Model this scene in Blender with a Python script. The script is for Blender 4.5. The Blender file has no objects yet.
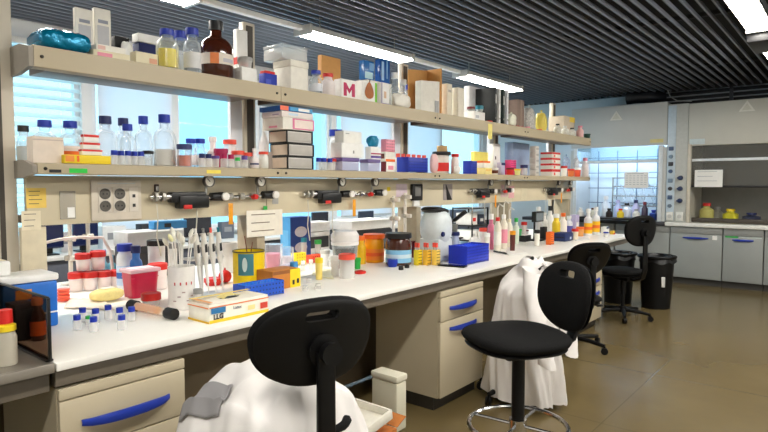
import bpy, bmesh, math, random
from mathutils import Vector, Matrix
random.seed(7)
PI = math.pi
SC = bpy.context.scene
COL = SC.collection
# ------------------------------------------------------------------ camera
F = 576.0; YAW = math.radians(39.53); PIT = math.radians(3.18); CZ = 1.5
ct, st, cp, sp = math.cos(YAW), math.sin(YAW), math.cos(PIT), math.sin(PIT)
cam = bpy.data.cameras.new('camera'); co = bpy.data.objects.new('camera', cam); COL.objects.link(co)
co.location = (0, 0, CZ); co.rotation_euler = (PI/2 - PIT, 0, YAW)
cam.sensor_width = 36; cam.lens = 36*F/768; cam.clip_start = .05; cam.clip_end = 200
SC.camera = co

def yat(px, X, z=.9):
    """where along the bench (Y) a sight line in this column meets the line X, z"""
    k = (px-384)/F; dz = z-CZ
    return (k*(-X*st*cp - dz*sp) - X*ct) / (st - k*ct*cp)
def dist(X, Y, z=1.2): return (-X*st + Y*ct)*cp - (z-CZ)*sp
def mpp(px, X, z=.9): return dist(X, yat(px, X, z), z)/F       # metres per pixel there
def zat(py, X, Y):
    g = -X*st + Y*ct; q = (216-py)/F                           # (dz*cp + g*sp)/(g*cp - dz*sp) = q
    return CZ + g*(q*cp - sp)/(cp + q*sp)
# ------------------------------------------------------------------ materials
def lin(c):
    o = []
    for v in c:
        v = v/255
        o.append(v/12.92 if v <= .04045 else ((v+.055)/1.055)**2.4)
    return (*o, 1)
MC = {}
def P(rgb, rough=.5, metal=0., var=.06, scale=25., bump=0., spec=.5, coat=0.):
    key = (tuple(rgb), rough, metal, var, scale, bump, spec, coat)
    if key in MC: return MC[key]
    m = bpy.data.materials.new('surface'); m.use_nodes = True
    n = m.node_tree.nodes; l = m.node_tree.links; b = n['Principled BSDF']
    tc = n.new('ShaderNodeTexCoord'); no = n.new('ShaderNodeTexNoise'); no.inputs['Scale'].default_value = scale; no.inputs['Detail'].default_value = 3
    l.new(tc.outputs['Object'], no.inputs['Vector'])
    mx = n.new('ShaderNodeMix'); mx.data_type = 'RGBA'
    c = lin(rgb)
    mx.inputs[6].default_value = tuple(max(0, v*(1-var*2)) for v in c[:3])+(1,)
    mx.inputs[7].default_value = tuple(min(1, v*(1+var*2)) for v in c[:3])+(1,)
    l.new(no.outputs['Fac'], mx.inputs[0]); l.new(mx.outputs[2], b.inputs['Base Color'])
    b.inputs['Roughness'].default_value = rough; b.inputs['Metallic'].default_value = metal
    b.inputs['Specular IOR Level'].default_value = spec; b.inputs['Coat Weight'].default_value = coat
    if bump:
        bp = n.new('ShaderNodeBump'); bp.inputs['Strength'].default_value = bump; bp.inputs['Distance'].default_value = .01
        l.new(no.outputs['Fac'], bp.inputs['Height']); l.new(bp.outputs['Normal'], b.inputs['Normal'])
    MC[key] = m; return m
def CLEAR(rgb=(235, 245, 250), base=.16, rough=.06, edge=.55):
    """thin clear glass or plastic: mostly see-through, more solid at the edges"""
    key = ('clear', tuple(rgb), base, rough, edge)
    if key in MC: return MC[key]
    m = bpy.data.materials.new('clear'); m.use_nodes = True
    n = m.node_tree.nodes; l = m.node_tree.links; b = n['Principled BSDF']; out = n['Material Output']
    b.inputs['Base Color'].default_value = lin(rgb); b.inputs['Roughness'].default_value = rough
    t = n.new('ShaderNodeBsdfTransparent'); c = lin(rgb); t.inputs[0].default_value = tuple(.55+.45*v for v in c[:3])+(1,)
    lw = n.new('ShaderNodeLayerWeight'); lw.inputs[0].default_value = .35
    mr = n.new('ShaderNodeMapRange'); mr.inputs[3].default_value = base; mr.inputs[4].default_value = min(1, base+edge)
    l.new(lw.outputs['Facing'], mr.inputs[0])
    mx = n.new('ShaderNodeMixShader'); l.new(mr.outputs[0], mx.inputs[0]); l.new(t.outputs[0], mx.inputs[1]); l.new(b.outputs[0], mx.inputs[2])
    l.new(mx.outputs[0], out.inputs[0]); MC[key] = m; return m
def SMOKE(rgb, fac):
    """tinted see-through sheet"""
    key = ('smoke', rgb, fac)
    if key in MC: return MC[key]
    m = bpy.data.materials.new('tinted'); m.use_nodes = True
    n = m.node_tree.nodes; l = m.node_tree.links; b = n['Principled BSDF']; out = n['Material Output']
    b.inputs['Base Color'].default_value = (.01, .01, .01, 1); b.inputs['Roughness'].default_value = .06
    t = n.new('ShaderNodeBsdfTransparent'); t.inputs[0].default_value = lin(rgb)
    mx = n.new('ShaderNodeMixShader'); mx.inputs[0].default_value = fac
    l.new(t.outputs[0], mx.inputs[1]); l.new(b.outputs[0], mx.inputs[2]); l.new(mx.outputs[0], out.inputs[0]); MC[key] = m; return m
def EMIT(rgb, s):
    key = ('emit', rgb, s)
    if key in MC: return MC[key]
    m = bpy.data.materials.new('lamp_diffuser'); m.use_nodes = True
    n = m.node_tree.nodes; l = m.node_tree.links
    e = n.new('ShaderNodeEmission'); e.inputs[0].default_value = lin(rgb); e.inputs[1].default_value = s
    l.new(e.outputs[0], n['Material Output'].inputs[0]); MC[key] = m; return m
def TRANSLUCENT(rgb):
    key = ('tl', rgb)
    if key in MC: return MC[key]
    m = bpy.data.materials.new('blind_fabric'); m.use_nodes = True
    n = m.node_tree.nodes; l = m.node_tree.links; b = n['Principled BSDF']
    b.inputs['Base Color'].default_value = lin(rgb); b.inputs['Roughness'].default_value = .9
    t = n.new('ShaderNodeBsdfTranslucent'); t.inputs[0].default_value = lin(rgb)
    mx = n.new('ShaderNodeMixShader'); mx.inputs[0].default_value = .75
    l.new(b.outputs[0], mx.inputs[1]); l.new(t.outputs[0], mx.inputs[2]); l.new(mx.outputs[0], n['Material Output'].inputs[0]); MC[key] = m; return m
C = dict(white=(246, 244, 240), paper=(240, 236, 226), cream=(238, 228, 196), blue=(24, 52, 170), cap=(26, 46, 150), navy=(22, 34, 92), teal=(18, 120, 140), sky=(70, 150, 215),
         red=(214, 40, 34), coral=(235, 84, 66), magenta=(176, 22, 84), pink=(236, 150, 170), yellow=(246, 214, 40), amber=(240, 160, 20), orange=(240, 110, 30), green=(40, 170, 70),
         dgreen=(10, 60, 45), black=(14, 14, 16), char=(40, 40, 42), grey=(150, 150, 148), lgrey=(205, 205, 202), beige=(205, 194, 170), brown=(96, 44, 22), maroon=(110, 16, 30),
         kraft=(206, 150, 84), board=(178, 140, 96), lilac=(196, 188, 220), purple=(96, 70, 150), tape=(160, 140, 116), cyan=(30, 160, 205), steel=(180, 178, 172))
def K(name, rough=.45, **k): return P(C[name] if isinstance(name, str) else name, rough, **k)
CHROME = P((200, 200, 200), .18, 1., var=.02)
STEEL = P((170, 168, 162), .32, 1., var=.04)
# ------------------------------------------------------------------ mesh builder
class MB:
    def __init__(s): s.bm = bmesh.new()
    def box(s, x0, x1, y0, y1, z0, z1, b=0., rot=None):
        r = bmesh.ops.create_cube(s.bm, size=1); vs = r['verts']
        for v in vs: v.co = Vector(((x0+x1)/2+v.co.x*(x1-x0), (y0+y1)/2+v.co.y*(y1-y0), (z0+z1)/2+v.co.z*(z1-z0)))
        if b > 0:
            b = min(b, abs(x1-x0)*.45, abs(y1-y0)*.45, abs(z1-z0)*.45)
            es = list({e for v in vs for e in v.link_edges})
            q = bmesh.ops.bevel(s.bm, geom=es, offset=b, segments=2, affect='EDGES', profile=.5)
            vs = list(set(q['verts']) | {v for v in vs if v.is_valid})
        if rot: bmesh.ops.transform(s.bm, matrix=rot, verts=vs)
        return s
    def grid(s, f, nu, nv, cu=False, cv=False):
        vs = [[s.bm.verts.new(f(i/(nu if cu else nu-1), j/(nv if cv else nv-1))) for j in range(nv)] for i in range(nu)]
        for i in range(nu if cu else nu-1):
            for j in range(nv if cv else nv-1):
                a, b = (i+1) % nu, (j+1) % nv
                s.bm.faces.new((vs[i][j], vs[a][j], vs[a][b], vs[i][b]))
        return s
    def lathe(s, prof, seg=18, c=(0, 0, 0), m=None, sx=1., sy=1.):
        rows = []
        new = []
        for r, z in prof:
            if r < 1e-6: row = [s.bm.verts.new((0, 0, z))]
            else: row = [s.bm.verts.new((r*sx*math.cos(2*PI*i/seg), r*sy*math.sin(2*PI*i/seg), z)) for i in range(seg)]
            rows.append(row); new += row
        for a, b in zip(rows, rows[1:]):
            for i in range(seg):
                j = (i+1) % seg
                if len(a) == 1 and len(b) == 1: continue
                if len(a) == 1: s.bm.faces.new((a[0], b[j], b[i]))
                elif len(b) == 1: s.bm.faces.new((a[i], a[j], b[0]))
                else: s.bm.faces.new((a[i], a[j], b[j], b[i]))
        M = Matrix.Translation(c) @ (m if m else Matrix.Identity(4))
        bmesh.ops.transform(s.bm, matrix=M, verts=new)
        return s
    def rod(s, a, b, r, r2=None, seg=10):
        a, b = Vector(a), Vector(b); d = b-a; L = d.length
        q = d.to_track_quat('Z', 'Y').to_matrix().to_4x4()
        r2 = r if r2 is None else r2
        return s.lathe([(0, 0), (r, 0), (r2, L), (0, L)], seg, a, q)
    def tube(s, pts, r, seg=8, closed=False):
        pts = [Vector(p) for p in pts]; n = len(pts); rings = []
        up = Vector((.13, .31, .94))
        for i, p in enumerate(pts):
            if closed: t = pts[(i+1) % n]-pts[i-1]
            else: t = pts[min(i+1, n-1)]-pts[max(i-1, 0)]
            t.normalize(); u = t.cross(up); u.normalize(); w = t.cross(u)
            rr = r(i/(n-1)) if callable(r) else r
            rings.append([s.bm.verts.new(p+rr*(u*math.cos(2*PI*k/seg)+w*math.sin(2*PI*k/seg))) for k in range(seg)])
        for i in range(n if closed else n-1):
            a, b = rings[i], rings[(i+1) % n]
            for k in range(seg): s.bm.faces.new((a[k], a[(k+1) % seg], b[(k+1) % seg], b[k]))
        if not closed: s.bm.faces.new(rings[0]); s.bm.faces.new(rings[-1])
        return s
    def prism(s, pts, ax, a0, a1):
        def mk(p, a): return (a, p[0], p[1]) if ax == 'x' else (p[0], a, p[1]) if ax == 'y' else (p[0], p[1], a)
        A = [s.bm.verts.new(mk(p, a0)) for p in pts]; B = [s.bm.verts.new(mk(p, a1)) for p in pts]; n = len(pts)
        s.bm.faces.new(A); s.bm.faces.new(B)
        for i in range(n): s.bm.faces.new((A[i], A[(i+1) % n], B[(i+1) % n], B[i]))
        return s
    def pad(s, out, t, m, curve=None, rings=(0, .35, .7, .9, .97, 1), seg=40, dome=.5):
        """cushion: outline out(a)->(x,z), thickness t along y, matrix m"""
        new = []
        def side(sg):
            rows = []
            for q in rings:
                row = []
                th = t/2*((1-q**6)**dome) if q < 1 else 0
                for i in range(seg if q > 0 else 1):
                    x, z = out(2*PI*i/seg); x *= q; z *= q
                    y = sg*th + (curve(x, z) if curve else 0)
                    v = s.bm.verts.new((x, y, z)); row.append(v); new.append(v)
                rows.append(row)
            return rows
        Aa = side(1); Bb = side(-1)
        for rows in (Aa, Bb):
            for a, b in zip(rows, rows[1:]):
                for i in range(seg):
                    j = (i+1) % seg
                    if len(a) == 1: s.bm.faces.new((a[0], b[i], b[j]))
                    else: s.bm.faces.new((a[i], b[i], b[j], a[j]))
        bmesh.ops.remove_doubles(s.bm, verts=[v for v in Aa[-1]+Bb[-1]], dist=1e-5)
        bmesh.ops.transform(s.bm, matrix=m, verts=[v for v in new if v.is_valid])
        return s
    def xf(s, m): bmesh.ops.transform(s.bm, matrix=m, verts=s.bm.verts); return s
    def build(s, name, mat, parent=None, smooth=38):
        bmesh.ops.recalc_face_normals(s.bm, faces=s.bm.faces)
        me = bpy.data.meshes.new(name); s.bm.to_mesh(me); s.bm.free()
        if smooth:
            for p in me.polygons: p.use_smooth = True
            me.set_sharp_from_angle(angle=math.radians(smooth))
        me.materials.append(mat)
        o = bpy.data.objects.new(name, me); COL.objects.link(o)
        if parent: o.parent = parent
        return o
def tag(o, label=None, cat=None, group=None, kind=None):
    for k, v in (('label', label), ('category', cat), ('group', group), ('kind', kind)):
        if v: o[k] = v
    return o
def T(name, label, cat, loc=(0, 0, 0), rz=0., group=None):
    o = bpy.data.objects.new(name, None); o.empty_display_size = .05; COL.objects.link(o)
    o.location = loc; o.rotation_euler = (0, 0, rz)
    return tag(o, label, cat, group)
def dup(root, loc, label=None, rz=None, scale=None, group=None):
    r = root.copy(); COL.objects.link(r); r.location = loc
    if rz is not None: r.rotation_euler = (0, 0, rz)
    if scale: r.scale = (scale,)*3
    if label: r['label'] = label
    if group: r['group'] = group
    def kids(a, b):
        for ch in list(a.children):
            c = ch.copy(); COL.objects.link(c); c.parent = b; kids(ch, c)
    kids(root, r)
    return r
def text(s, size, mat, parent, loc, rot=(PI/2, 0, PI/2), name='lettering', ext=.0004, bold=0.):
    cu = bpy.data.curves.new('lettering', 'FONT'); cu.body = s; cu.size = size; cu.extrude = ext; cu.align_x = 'CENTER'; cu.align_y = 'CENTER'; cu.offset = bold; cu.resolution_u = 3
    t = bpy.data.objects.new('tmp', cu); COL.objects.link(t)
    dg = bpy.context.evaluated_depsgraph_get(); me = bpy.data.meshes.new_from_object(t.evaluated_get(dg))
    bpy.data.objects.remove(t)
    me.materials.clear(); me.materials.append(mat)
    o = bpy.data.objects.new(name, me); COL.objects.link(o); o.parent = parent; o.location = loc; o.rotation_euler = rot
    return o
def cut(o, mb):
    """cut a real hole through a mesh"""
    k = mb.build('cutter', o.data.materials[0], None, smooth=0); k.parent = o.parent
    md = o.modifiers.new('hole', 'BOOLEAN'); md.object = k; md.operation = 'DIFFERENCE'; md.solver = 'EXACT'
    dg = bpy.context.evaluated_depsgraph_get(); me = bpy.data.meshes.new_from_object(o.evaluated_get(dg))
    o.modifiers.clear(); o.data = me; bpy.data.objects.remove(k)
    return o
def struct(name, mb, mat, parent=None, smooth=38):
    o = mb.build(name, mat, parent, smooth); o['kind'] = 'structure'; return o
def S(name, loc=(0, 0, 0)):
    o = bpy.data.objects.new(name, None); COL.objects.link(o); o.location = loc; o['kind'] = 'structure'; return o
EPS = .0012
# ------------------------------------------------------------------ the room
WX, BY, RX, FY, CEIL = -5.8, 10.4, 3.4, -3.0, 2.95
def floor_mat():
    m = bpy.data.materials.new('floor_vinyl'); m.use_nodes = True
    n = m.node_tree.nodes; l = m.node_tree.links; b = n['Principled BSDF']
    tc = n.new('ShaderNodeTexCoord')
    no = n.new('ShaderNodeTexNoise'); no.inputs['Scale'].default_value = 1.3; no.inputs['Detail'].default_value = 5
    br = n.new('ShaderNodeTexBrick'); br.offset = 0; br.inputs['Scale'].default_value = 1; br.inputs['Brick Width'].default_value = 1.2; br.inputs['Row Height'].default_value = 1.2
    br.inputs['Mortar Size'].default_value = .004; br.inputs['Color1'].default_value = (1, 1, 1, 1); br.inputs['Color2'].default_value = (.96, .96, .96, 1); br.inputs['Mortar'].default_value = (.75, .75, .75, 1)
    cr = n.new('ShaderNodeValToRGB'); cr.color_ramp.elements[0].color = lin((102, 88, 58)); cr.color_ramp.elements[1].color = lin((116, 101, 68)); cr.color_ramp.elements[0].position = .3; cr.color_ramp.elements[1].position = .7
    mx = n.new('ShaderNodeMix'); mx.data_type = 'RGBA'; mx.blend_type = 'MULTIPLY'; mx.inputs[0].default_value = 1
    for a in (no, br): l.new(tc.outputs['Object'], a.inputs['Vector'])
    l.new(no.outputs['Fac'], cr.inputs[0]); l.new(cr.outputs[0], mx.inputs[6]); l.new(br.outputs['Color'], mx.inputs[7]); l.new(mx.outputs[2], b.inputs['Base Color'])
    mr = n.new('ShaderNodeMapRange'); mr.inputs[3].default_value = .2; mr.inputs[4].default_value = .26; l.new(no.outputs['Fac'], mr.inputs[0]); l.new(mr.outputs[0], b.inputs['Roughness'])
    return m
struct('floor', MB().box(WX-.2, RX+.2, FY-.2, BY+.2, -.1, 0), floor_mat())
WALLM = P((222, 226, 228), .7, var=.02, scale=3)
struct('wall_back', MB().box(WX-.2, RX+.2, BY, BY+.2, 0, 3.3), WALLM)
struct('wall_right', MB().box(RX, RX+.2, FY, BY, 0, 3.3), WALLM)
struct('wall_front', MB().box(WX-.2, RX+.2, FY-.2, FY, 0, 3.3), WALLM)
# slatted metal ceiling: black void with thin grey slats running the length of the room
ce = struct('ceiling', MB().box(WX-.2, RX+.2, FY-.2, BY+.2, 3.16, 3.26), P((8, 8, 10), .9, var=.02))
mb = MB(); x = WX+.05
while x < RX:
    mb.box(x-.008, x+.008, FY, 9.95, CEIL, CEIL+.03); x += .1
struct('ceiling_slats', mb, P((128, 134, 146), .45, .1, var=.02), ce)
mb = MB()
for y in (-1.5, 1., 3.5, 6., 8.5): mb.box(WX, RX, y-.02, y+.02, CEIL+.08, CEIL+.12)
struct('ceiling_rails', mb, P((30, 30, 32), .7), ce)
struct('trim_1', MB().box(WX, RX, 9.95, 9.97, CEIL-.005, CEIL+.2), P((26, 26, 28), .6))   # edge of the slatted ceiling
# window wall: parapet, mullions and head, panes between
PAR = .98; HEAD = 2.8
wins = [(1.16, 2.46, 'venetian'), (2.56, 3.40, 'roller'), (3.46, 4.62, 'sky'), (4.72, 5.86, 'sky'), (5.96, 7.16, 'roller'), (7.26, 8.56, 'roller'), (8.66, 10.1, 'sky')]
mb = MB().box(WX-.2, WX, FY, BY, 0, PAR).box(WX-.2, WX, FY, BY, HEAD, 3.3)
edges = [FY]+[v for w in wins for v in w[:2]]+[BY]
for a, b in zip(edges[0::2], edges[1::2]): mb.box(WX-.2, WX, a, b, PAR, HEAD)
struct('wall_left', mb, P((232, 234, 236), .7, var=.02, scale=3))
GLASSW = CLEAR((236, 248, 252), .04, .02, .25)
for i, (a, b, kd) in enumerate(wins):
    w = S('window_%d' % (i+1), (WX, a, PAR))
    L = b-a; Hh = HEAD-PAR
    mb = MB()
    for y0, y1, z0, z1 in ((.002, .05, .002, Hh-.002), (L-.05, L-.002, .002, Hh-.002), (.05, L-.05, .002, .05), (.05, L-.05, Hh-.05, Hh-.002)): mb.box(-.1, -.04, y0, y1, z0, z1)
    struct('window_frame', mb, P((236, 238, 240), .4), w)
    struct('window_pane', MB().box(-.078, -.07, .05, L-.05, .05, Hh-.05), GLASSW, w, 0)
    struct('window_sill', MB().box(-.03, .1, .002, L-.002, -.03, -.002), P((238, 238, 236), .4), w)
    if kd == 'venetian':
        t = T('venetian_blind', 'white slatted blind in the window behind the near shelf bottles', 'blind', (WX+.03, a+.02, PAR))
        MB().box(-.02, .02, 0, L-.04, Hh-.06, Hh-.005, .004).build('head_rail', K('white'), t)
        mb = MB(); z = .12
        tl = Matrix.Rotation(.55, 4, 'Y')
        while z < Hh-.08:
            mb.box(-.045, .045, 0, L-.04, -.0012, .0012, 0, Matrix.Translation((0, 0, z)) @ tl); z += .085
        mb.build('slats', TRANSLUCENT((244, 250, 250)), t)
        mb = MB()
        for y in (.18, L-.22): mb.rod((0, y, .1), (0, y, Hh-.05), .0015, seg=5)
        mb.build('cord', K('white'), t)
    if kd == 'roller':
        t = T('roller_blind', {1: 'pinkish white roller blind right of the slatted blind', 4: 'white roller blind behind the black drawer stack', 5: 'white roller blind over the far windows beyond the blue racks'}[i], 'blind', (WX+.03, a+.02, PAR))
        m = Matrix.Rotation(-PI/2, 4, 'X')
        MB().lathe([(0, 0), (.03, 0), (.03, L-.04), (0, L-.04)], 14, (0, 0, Hh-.045), m).build('roller', K('white'), t)
        MB().box(.028, .03, .01, L-.05, .06, Hh-.05).build('blind_fabric', TRANSLUCENT((250, 244, 244)), t)
        MB().box(.02, .036, .008, L-.048, .04, .062, .004).build('bottom_bar', K('lgrey'), t)
# dark louvred panel high on the back wall behind the right fume hood, flexible duct on the hoods
t = T('louvre_panel', 'dark louvred ventilation panel above the fume hoods', 'vent', (-2.7, BY-.005, 2.56))
MB().box(0, 6, -.05, 0, 0, .58).build('backing', P((28, 29, 33), .6), t)
mb = MB()
for k in range(7): mb.box(0, 6, -.1, -.05, .05+k*.075, .063+k*.075)
mb.build('louvres', P((190, 194, 200), .4, .1), t)
for x in (0, 1.1, 2.2, 3.3, 4.4): MB().box(x, x+.05, -.11, -.05, 0, .58).build('frame_bar', P((70, 72, 78), .4, .4), t)
# ------------------------------------------------------------------ ceiling lamps
LAMPW = EMIT((255, 250, 240), 26.)
def lamp(X, y0, label, L=1.45, w=.2):
    t = T('fluorescent_light', label, 'ceiling light', (X, y0, 2.77), 0, 'fluorescent ceiling lights')
    mb = MB(); mb.prism([(-w/2, .02), (-w/2+.02, .07), (w/2-.02, .07), (w/2, .02)], 'y', .0, L)
    mb.build('housing', P((225, 225, 222), .4, var=.02), t)
    MB().prism([(-w/2+.008, .019), (-w/2+.03, 0), (w/2-.03, 0), (w/2-.008, .019)], 'y', .03, L-.03).build('diffuser', LAMPW, t)
    for y in (-.012, L-.018): MB().box(-w/2-.006, w/2+.006, y, y+.03, -.004, .074, .004).build('end_cap', P((205, 205, 204), .4), t)
    for y in (.2, L-.2):
        MB().rod((0, y, .07), (0, y, .3), .006, seg=8).build('hanger', STEEL, t)
    return t
for y0, lb in ((.9, 'fluorescent light above the near end of the shelves, cut by the picture top'), (3.4, 'long fluorescent light above the shelf boxes, second of its row'), (5.9, 'far fluorescent light above the paper files, third of its row')): lamp(-3.7, y0, lb)
for y0, lb in ((4.3, 'bright fluorescent light over the aisle at the top right corner'), (6.42, 'second light over the aisle, beyond the dark junction box')): lamp(-.69, y0, lb, 1.46, .19)
for X, y0 in ((-.66, 1.7), (-.66, -.9), (1.9, .3), (1.9, 3.), (1.9, 5.7), (-3.7, -1.8)): lamp(X, y0, 'unseen fluorescent light added out of view to light the room')  # unseen lamps, added beyond the frame for room light
for X, spans, lb in ((-3.7, [(2.37, 3.38), (4.87, 5.88)], 'thin white mounting rail joining the lights above the shelves'), (-.69, [(3.2, 4.28), (5.78, 6.4)], 'mounting rail joining the lights over the aisle')):
    t = T('lamp_rail', lb, 'light rail', (X, 0, 2.8), 0)
    for a, b in spans: MB().box(-.025, .025, a, b, 0, .04, .004).build('rail', K('white'), t)
t = T('junction_box', 'dark junction box between the two lights at the right edge', 'junction box', (-.69, 5.8, 2.7))
MB().box(-.1, .1, 0, .56, .0, .095, .01).build('housing', K('char'), t)
MB().box(-.03, .03, .2, .3, .142, .26, .004).build('ceiling_mount', K('char'), t)
# ------------------------------------------------------------------ fume hoods along the back
HY = 9.46
HG = P((206, 208, 206), .38, var=.03, scale=4); HB = P((208, 206, 196), .4, var=.03, scale=4)
def hood(x0, x1, label, panel, liner, tall):
    t = T('fume_hood', label, 'fume hood', ((x0+x1)/2, HY, .93)); w = (x1-x0)/2
    MB().box(-w, w, 0, .06, 1.16 if tall else 1.13, tall or 1.75, .008).build('front_panel', panel, t)
    for a in (-w, w-.05): MB().box(a, a+.05, .0, .8, 0, 1.125).build('side_wall', panel, t)
    MB().box(-w+.05, w-.05, .78, .8, 0, 1.245).build('back_liner', liner, t)
    MB().box(-w, w, .065, .8, 1.25, (tall or 1.75)-.02).build('top_box', panel, t)
    return t, w
LIN1 = P((226, 238, 244), .5, var=.03, scale=5); LIN2 = P((128, 126, 120), .5, var=.08, scale=6)
h1, w1 = hood(-3.75, -2.27, 'left fume hood with bright blue interior and rod lattice', HG, LIN1, 1.81)
FR = P((228, 234, 238), .4, .1)
MB().box(-w1+.05, w1-.05, .02, .05, .9, .945, .004).build('sash_bar', FR, h1)
MB().box(-w1+.05, w1-.05, .03, .036, .945, 1.155).build('sash_glass', CLEAR((190, 216, 226), .12, .04, .2), h1, 0)
for a in (w1-.11, -w1+.052): MB().box(a, a+.058, -.02, .019, .0, 1.155, .006).build('sash_frame', FR, h1)
RODM = P((96, 118, 140), .4, .2)
for x in (-.52, -.2, .12, .44): MB().rod((x, .7, .02), (x, .7, 1.14), .008).build('lattice_upright', RODM, h1)
for z in (.25, .5, .76, 1.02): MB().rod((-w1+.06, .675, z), (w1-.06, .675, z), .006).build('lattice_rail', RODM, h1)
h2, w2 = hood(-1.98, -.3, 'right fume hood with dark grey interior and closed sash', HB, LIN2, 0)
MB().box(-w2+.05, w2-.05, .02, .05, .9, .94, .004).build('sash_bar', FR, h2)
MB().box(-w2+.05, w2-.05, .02, .05, .52, .55, .004).build('sash_handle', K('black'), h2)
MB().box(-w2+.05, w2-.05, .03, .036, .55, 1.125).build('sash_glass', CLEAR((170, 170, 165), .2, .05, .2), h2, 0)
MB().box(-w2+.0, -w2+.05, -.02, .0, .0, 1.155, .004).build('sash_frame', P((214, 206, 190), .4), h2)
MB().box(-w2+.05, w2-.05, .1, .16, .005, .07, .01).build('spill_lip', P((74, 66, 58), .5), h2)
MB().box(-w2+.02, -w2+.22, -.006, -.0012, 1.15, 1.23, .002).build('warning_label', P((210, 224, 226), .5), h2)
MB().box(w1-.24, w1-.05, -.006, -.0012, 1.2, 1.255, .002).build('inspection_label', P((226, 214, 150), .5), h1)
for h, lb, x in ((-3.02, 'white triangular warning sign on the left fume hood', -3.02), (-1.25, 'white triangular warning sign on the right fume hood', -1.25)):
    t = T('warning_sign', lb, 'sign', (x, HY-.004, 2.58))
    MB().prism([(-.1, -.07), (.1, -.07), (0, .08)], 'y', -.012, -.001).build('plate', P((238, 236, 228), .4), t)
    MB().prism([(-.06, -.05), (.06, -.05), (0, .04)], 'y', -.014, -.0125).build('pictogram', P((222, 220, 208), .5), t)
# service pillar between the hoods
t = T('service_column', 'pale service column with valves and switches between the fume hoods', 'column', (-2.125, HY, .93))
MB().box(-.14, .14, 0, .8, 0, 1.76, .006).build('column_body', P((200, 202, 198), .4), t)
MB().box(-.135, -.02, -.014, -.001, .02, 1.74, .004).build('light_strip', P((205, 220, 232), .35), t)
for k, z in enumerate((1.1, .98, .87, .76, .62, .5, .37, .24)):
    mb = MB(); m = Matrix.Rotation(PI/2, 4, 'X')
    if k % 2 == 0: mb.box(-.112, -.045, -.032, -.0145, z-.03, z+.03, .006)
    else: mb.lathe([(0, 0), (.03, 0), (.026, .03), (0, .032)], 12, (-.08, -.0145, z), m)
    mb.build('control_knob', P([(70, 92, 130), (120, 140, 160), (60, 60, 66)][k % 3], .4), t)
for z in (.66, .5, .32):
    o = MB().lathe([(0, 0), (.036, 0), (.03, .05), (0, .054)], 12, (.055, -.001, z), Matrix.Rotation(PI/2, 4, 'X')).build('gas_tap', P((36, 54, 96), .4), t)
    MB().box(.02, .09, -.075, -.056, z-.012, z+.012, .005).build('tap_lever', P((36, 54, 96), .4), o)
for x in (-.075, .06):
    o = MB().box(x-.05, x+.05, -.03, -.0145, .02, .15, .006).build('socket', P((232, 232, 226), .4), t)
    MB().lathe([(0, 0), (.03, 0), (.03, .004), (0, .004)], 12, (x, -.0305, .085), Matrix.Rotation(PI/2, 4, 'X')).build('socket_face', K('lgrey'), o)
# worktops and base cabinets below the hoods
mb = MB(); mb.box(-2.26, -.28, HY-.04, 10.38, .87, .925, .004)
tag(mb.build('worktop', P((244, 242, 236), .35)), 'white worktop of the right fume hood', 'worktop')
tag(MB().box(-4.6, -2.265, HY-.04, 10.38, .87, .925, .004).build('worktop', P((60, 60, 64), .35)), 'dark worktop of the left fume hood', 'worktop')
CG = P((156, 160, 158), .4, var=.03, scale=4)
BLUEH = P((30, 58, 168), .35)
def arc_handle(name, L, mat, parent, loc, ax='y', out=1, h=.035, t=.022, dz=0.):
    """bowed bar handle along ax, standing off towards +x (ax y) or -y (ax x)"""
    n = 13; mb = MB()
    def f(u, v):
        a = u*2-1; off = h*(1-a*a)**.6 if abs(a) < 1 else 0
        q = 2*PI*v; th = t*(.55+.45*(1-abs(a)**3)); p = Vector((off + .006*math.cos(q), a*L/2, th*math.sin(q) - .0*(1-a*a)))
        return p
    mb.grid(f, n, 10, False, True)
    o = mb.build(name, mat, parent); o.location = loc
    if ax == 'x': o.rotation_euler = (0, 0, -PI/2)
    return o
for x0, x1, lb, hx in ((-3.72, -3.02, 'grey base cabinet below the left hood, mostly behind the bench', 1), (-3.0, -2.2, 'grey base cabinet behind the black bin', .5), (-2.19, -1.5, 'grey base cabinet with blue handle below the service column', .5), (-1.49, -1.0, 'grey base cabinet with green sticker on its door, below the right hood', .5), (-.99, -.3, 'grey base cabinet at the right edge below the right hood', .5)):
    t = T('base_cabinet', lb, 'cabinet', ((x0+x1)/2, HY, 0), 0, 'base cabinets along the back wall'); w = (x1-x0)/2
    MB().box(-w, w, .02, .8, .1, .868).build('body', CG, t)
    MB().box(-w, w, .06, .8, .0, .099).build('plinth', P((64, 62, 58), .5), t)
    d = MB().box(-w+.004, w-.004, -.002, .018, .105, .76, .003).build('door', CG, t)
    MB().box(-w+.004, w-.004, -.002, .018, .766, .864, .003).build('top_rail', P((148, 150, 148), .4), t)
    arc_handle('handle', .34 if w > .3 else .26, BLUEH, d, (.0, -.004, .705), 'x', h=.03, t=.016)
    if 'green sticker' in lb:
        MB().box(-.22, -.06, -.0035, -.0022, .735, .757).build('sticker', K('green'), d, 0)
        MB().box(-.05, .22, -.0035, -.0022, .74, .757).build('label_strip', P((200, 210, 206), .5), d, 0)
    if 'service column' in lb: MB().box(.22, .28, -.0035, -.0022, .69, .75).build('label_card', K('white'), d, 0)
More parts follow.
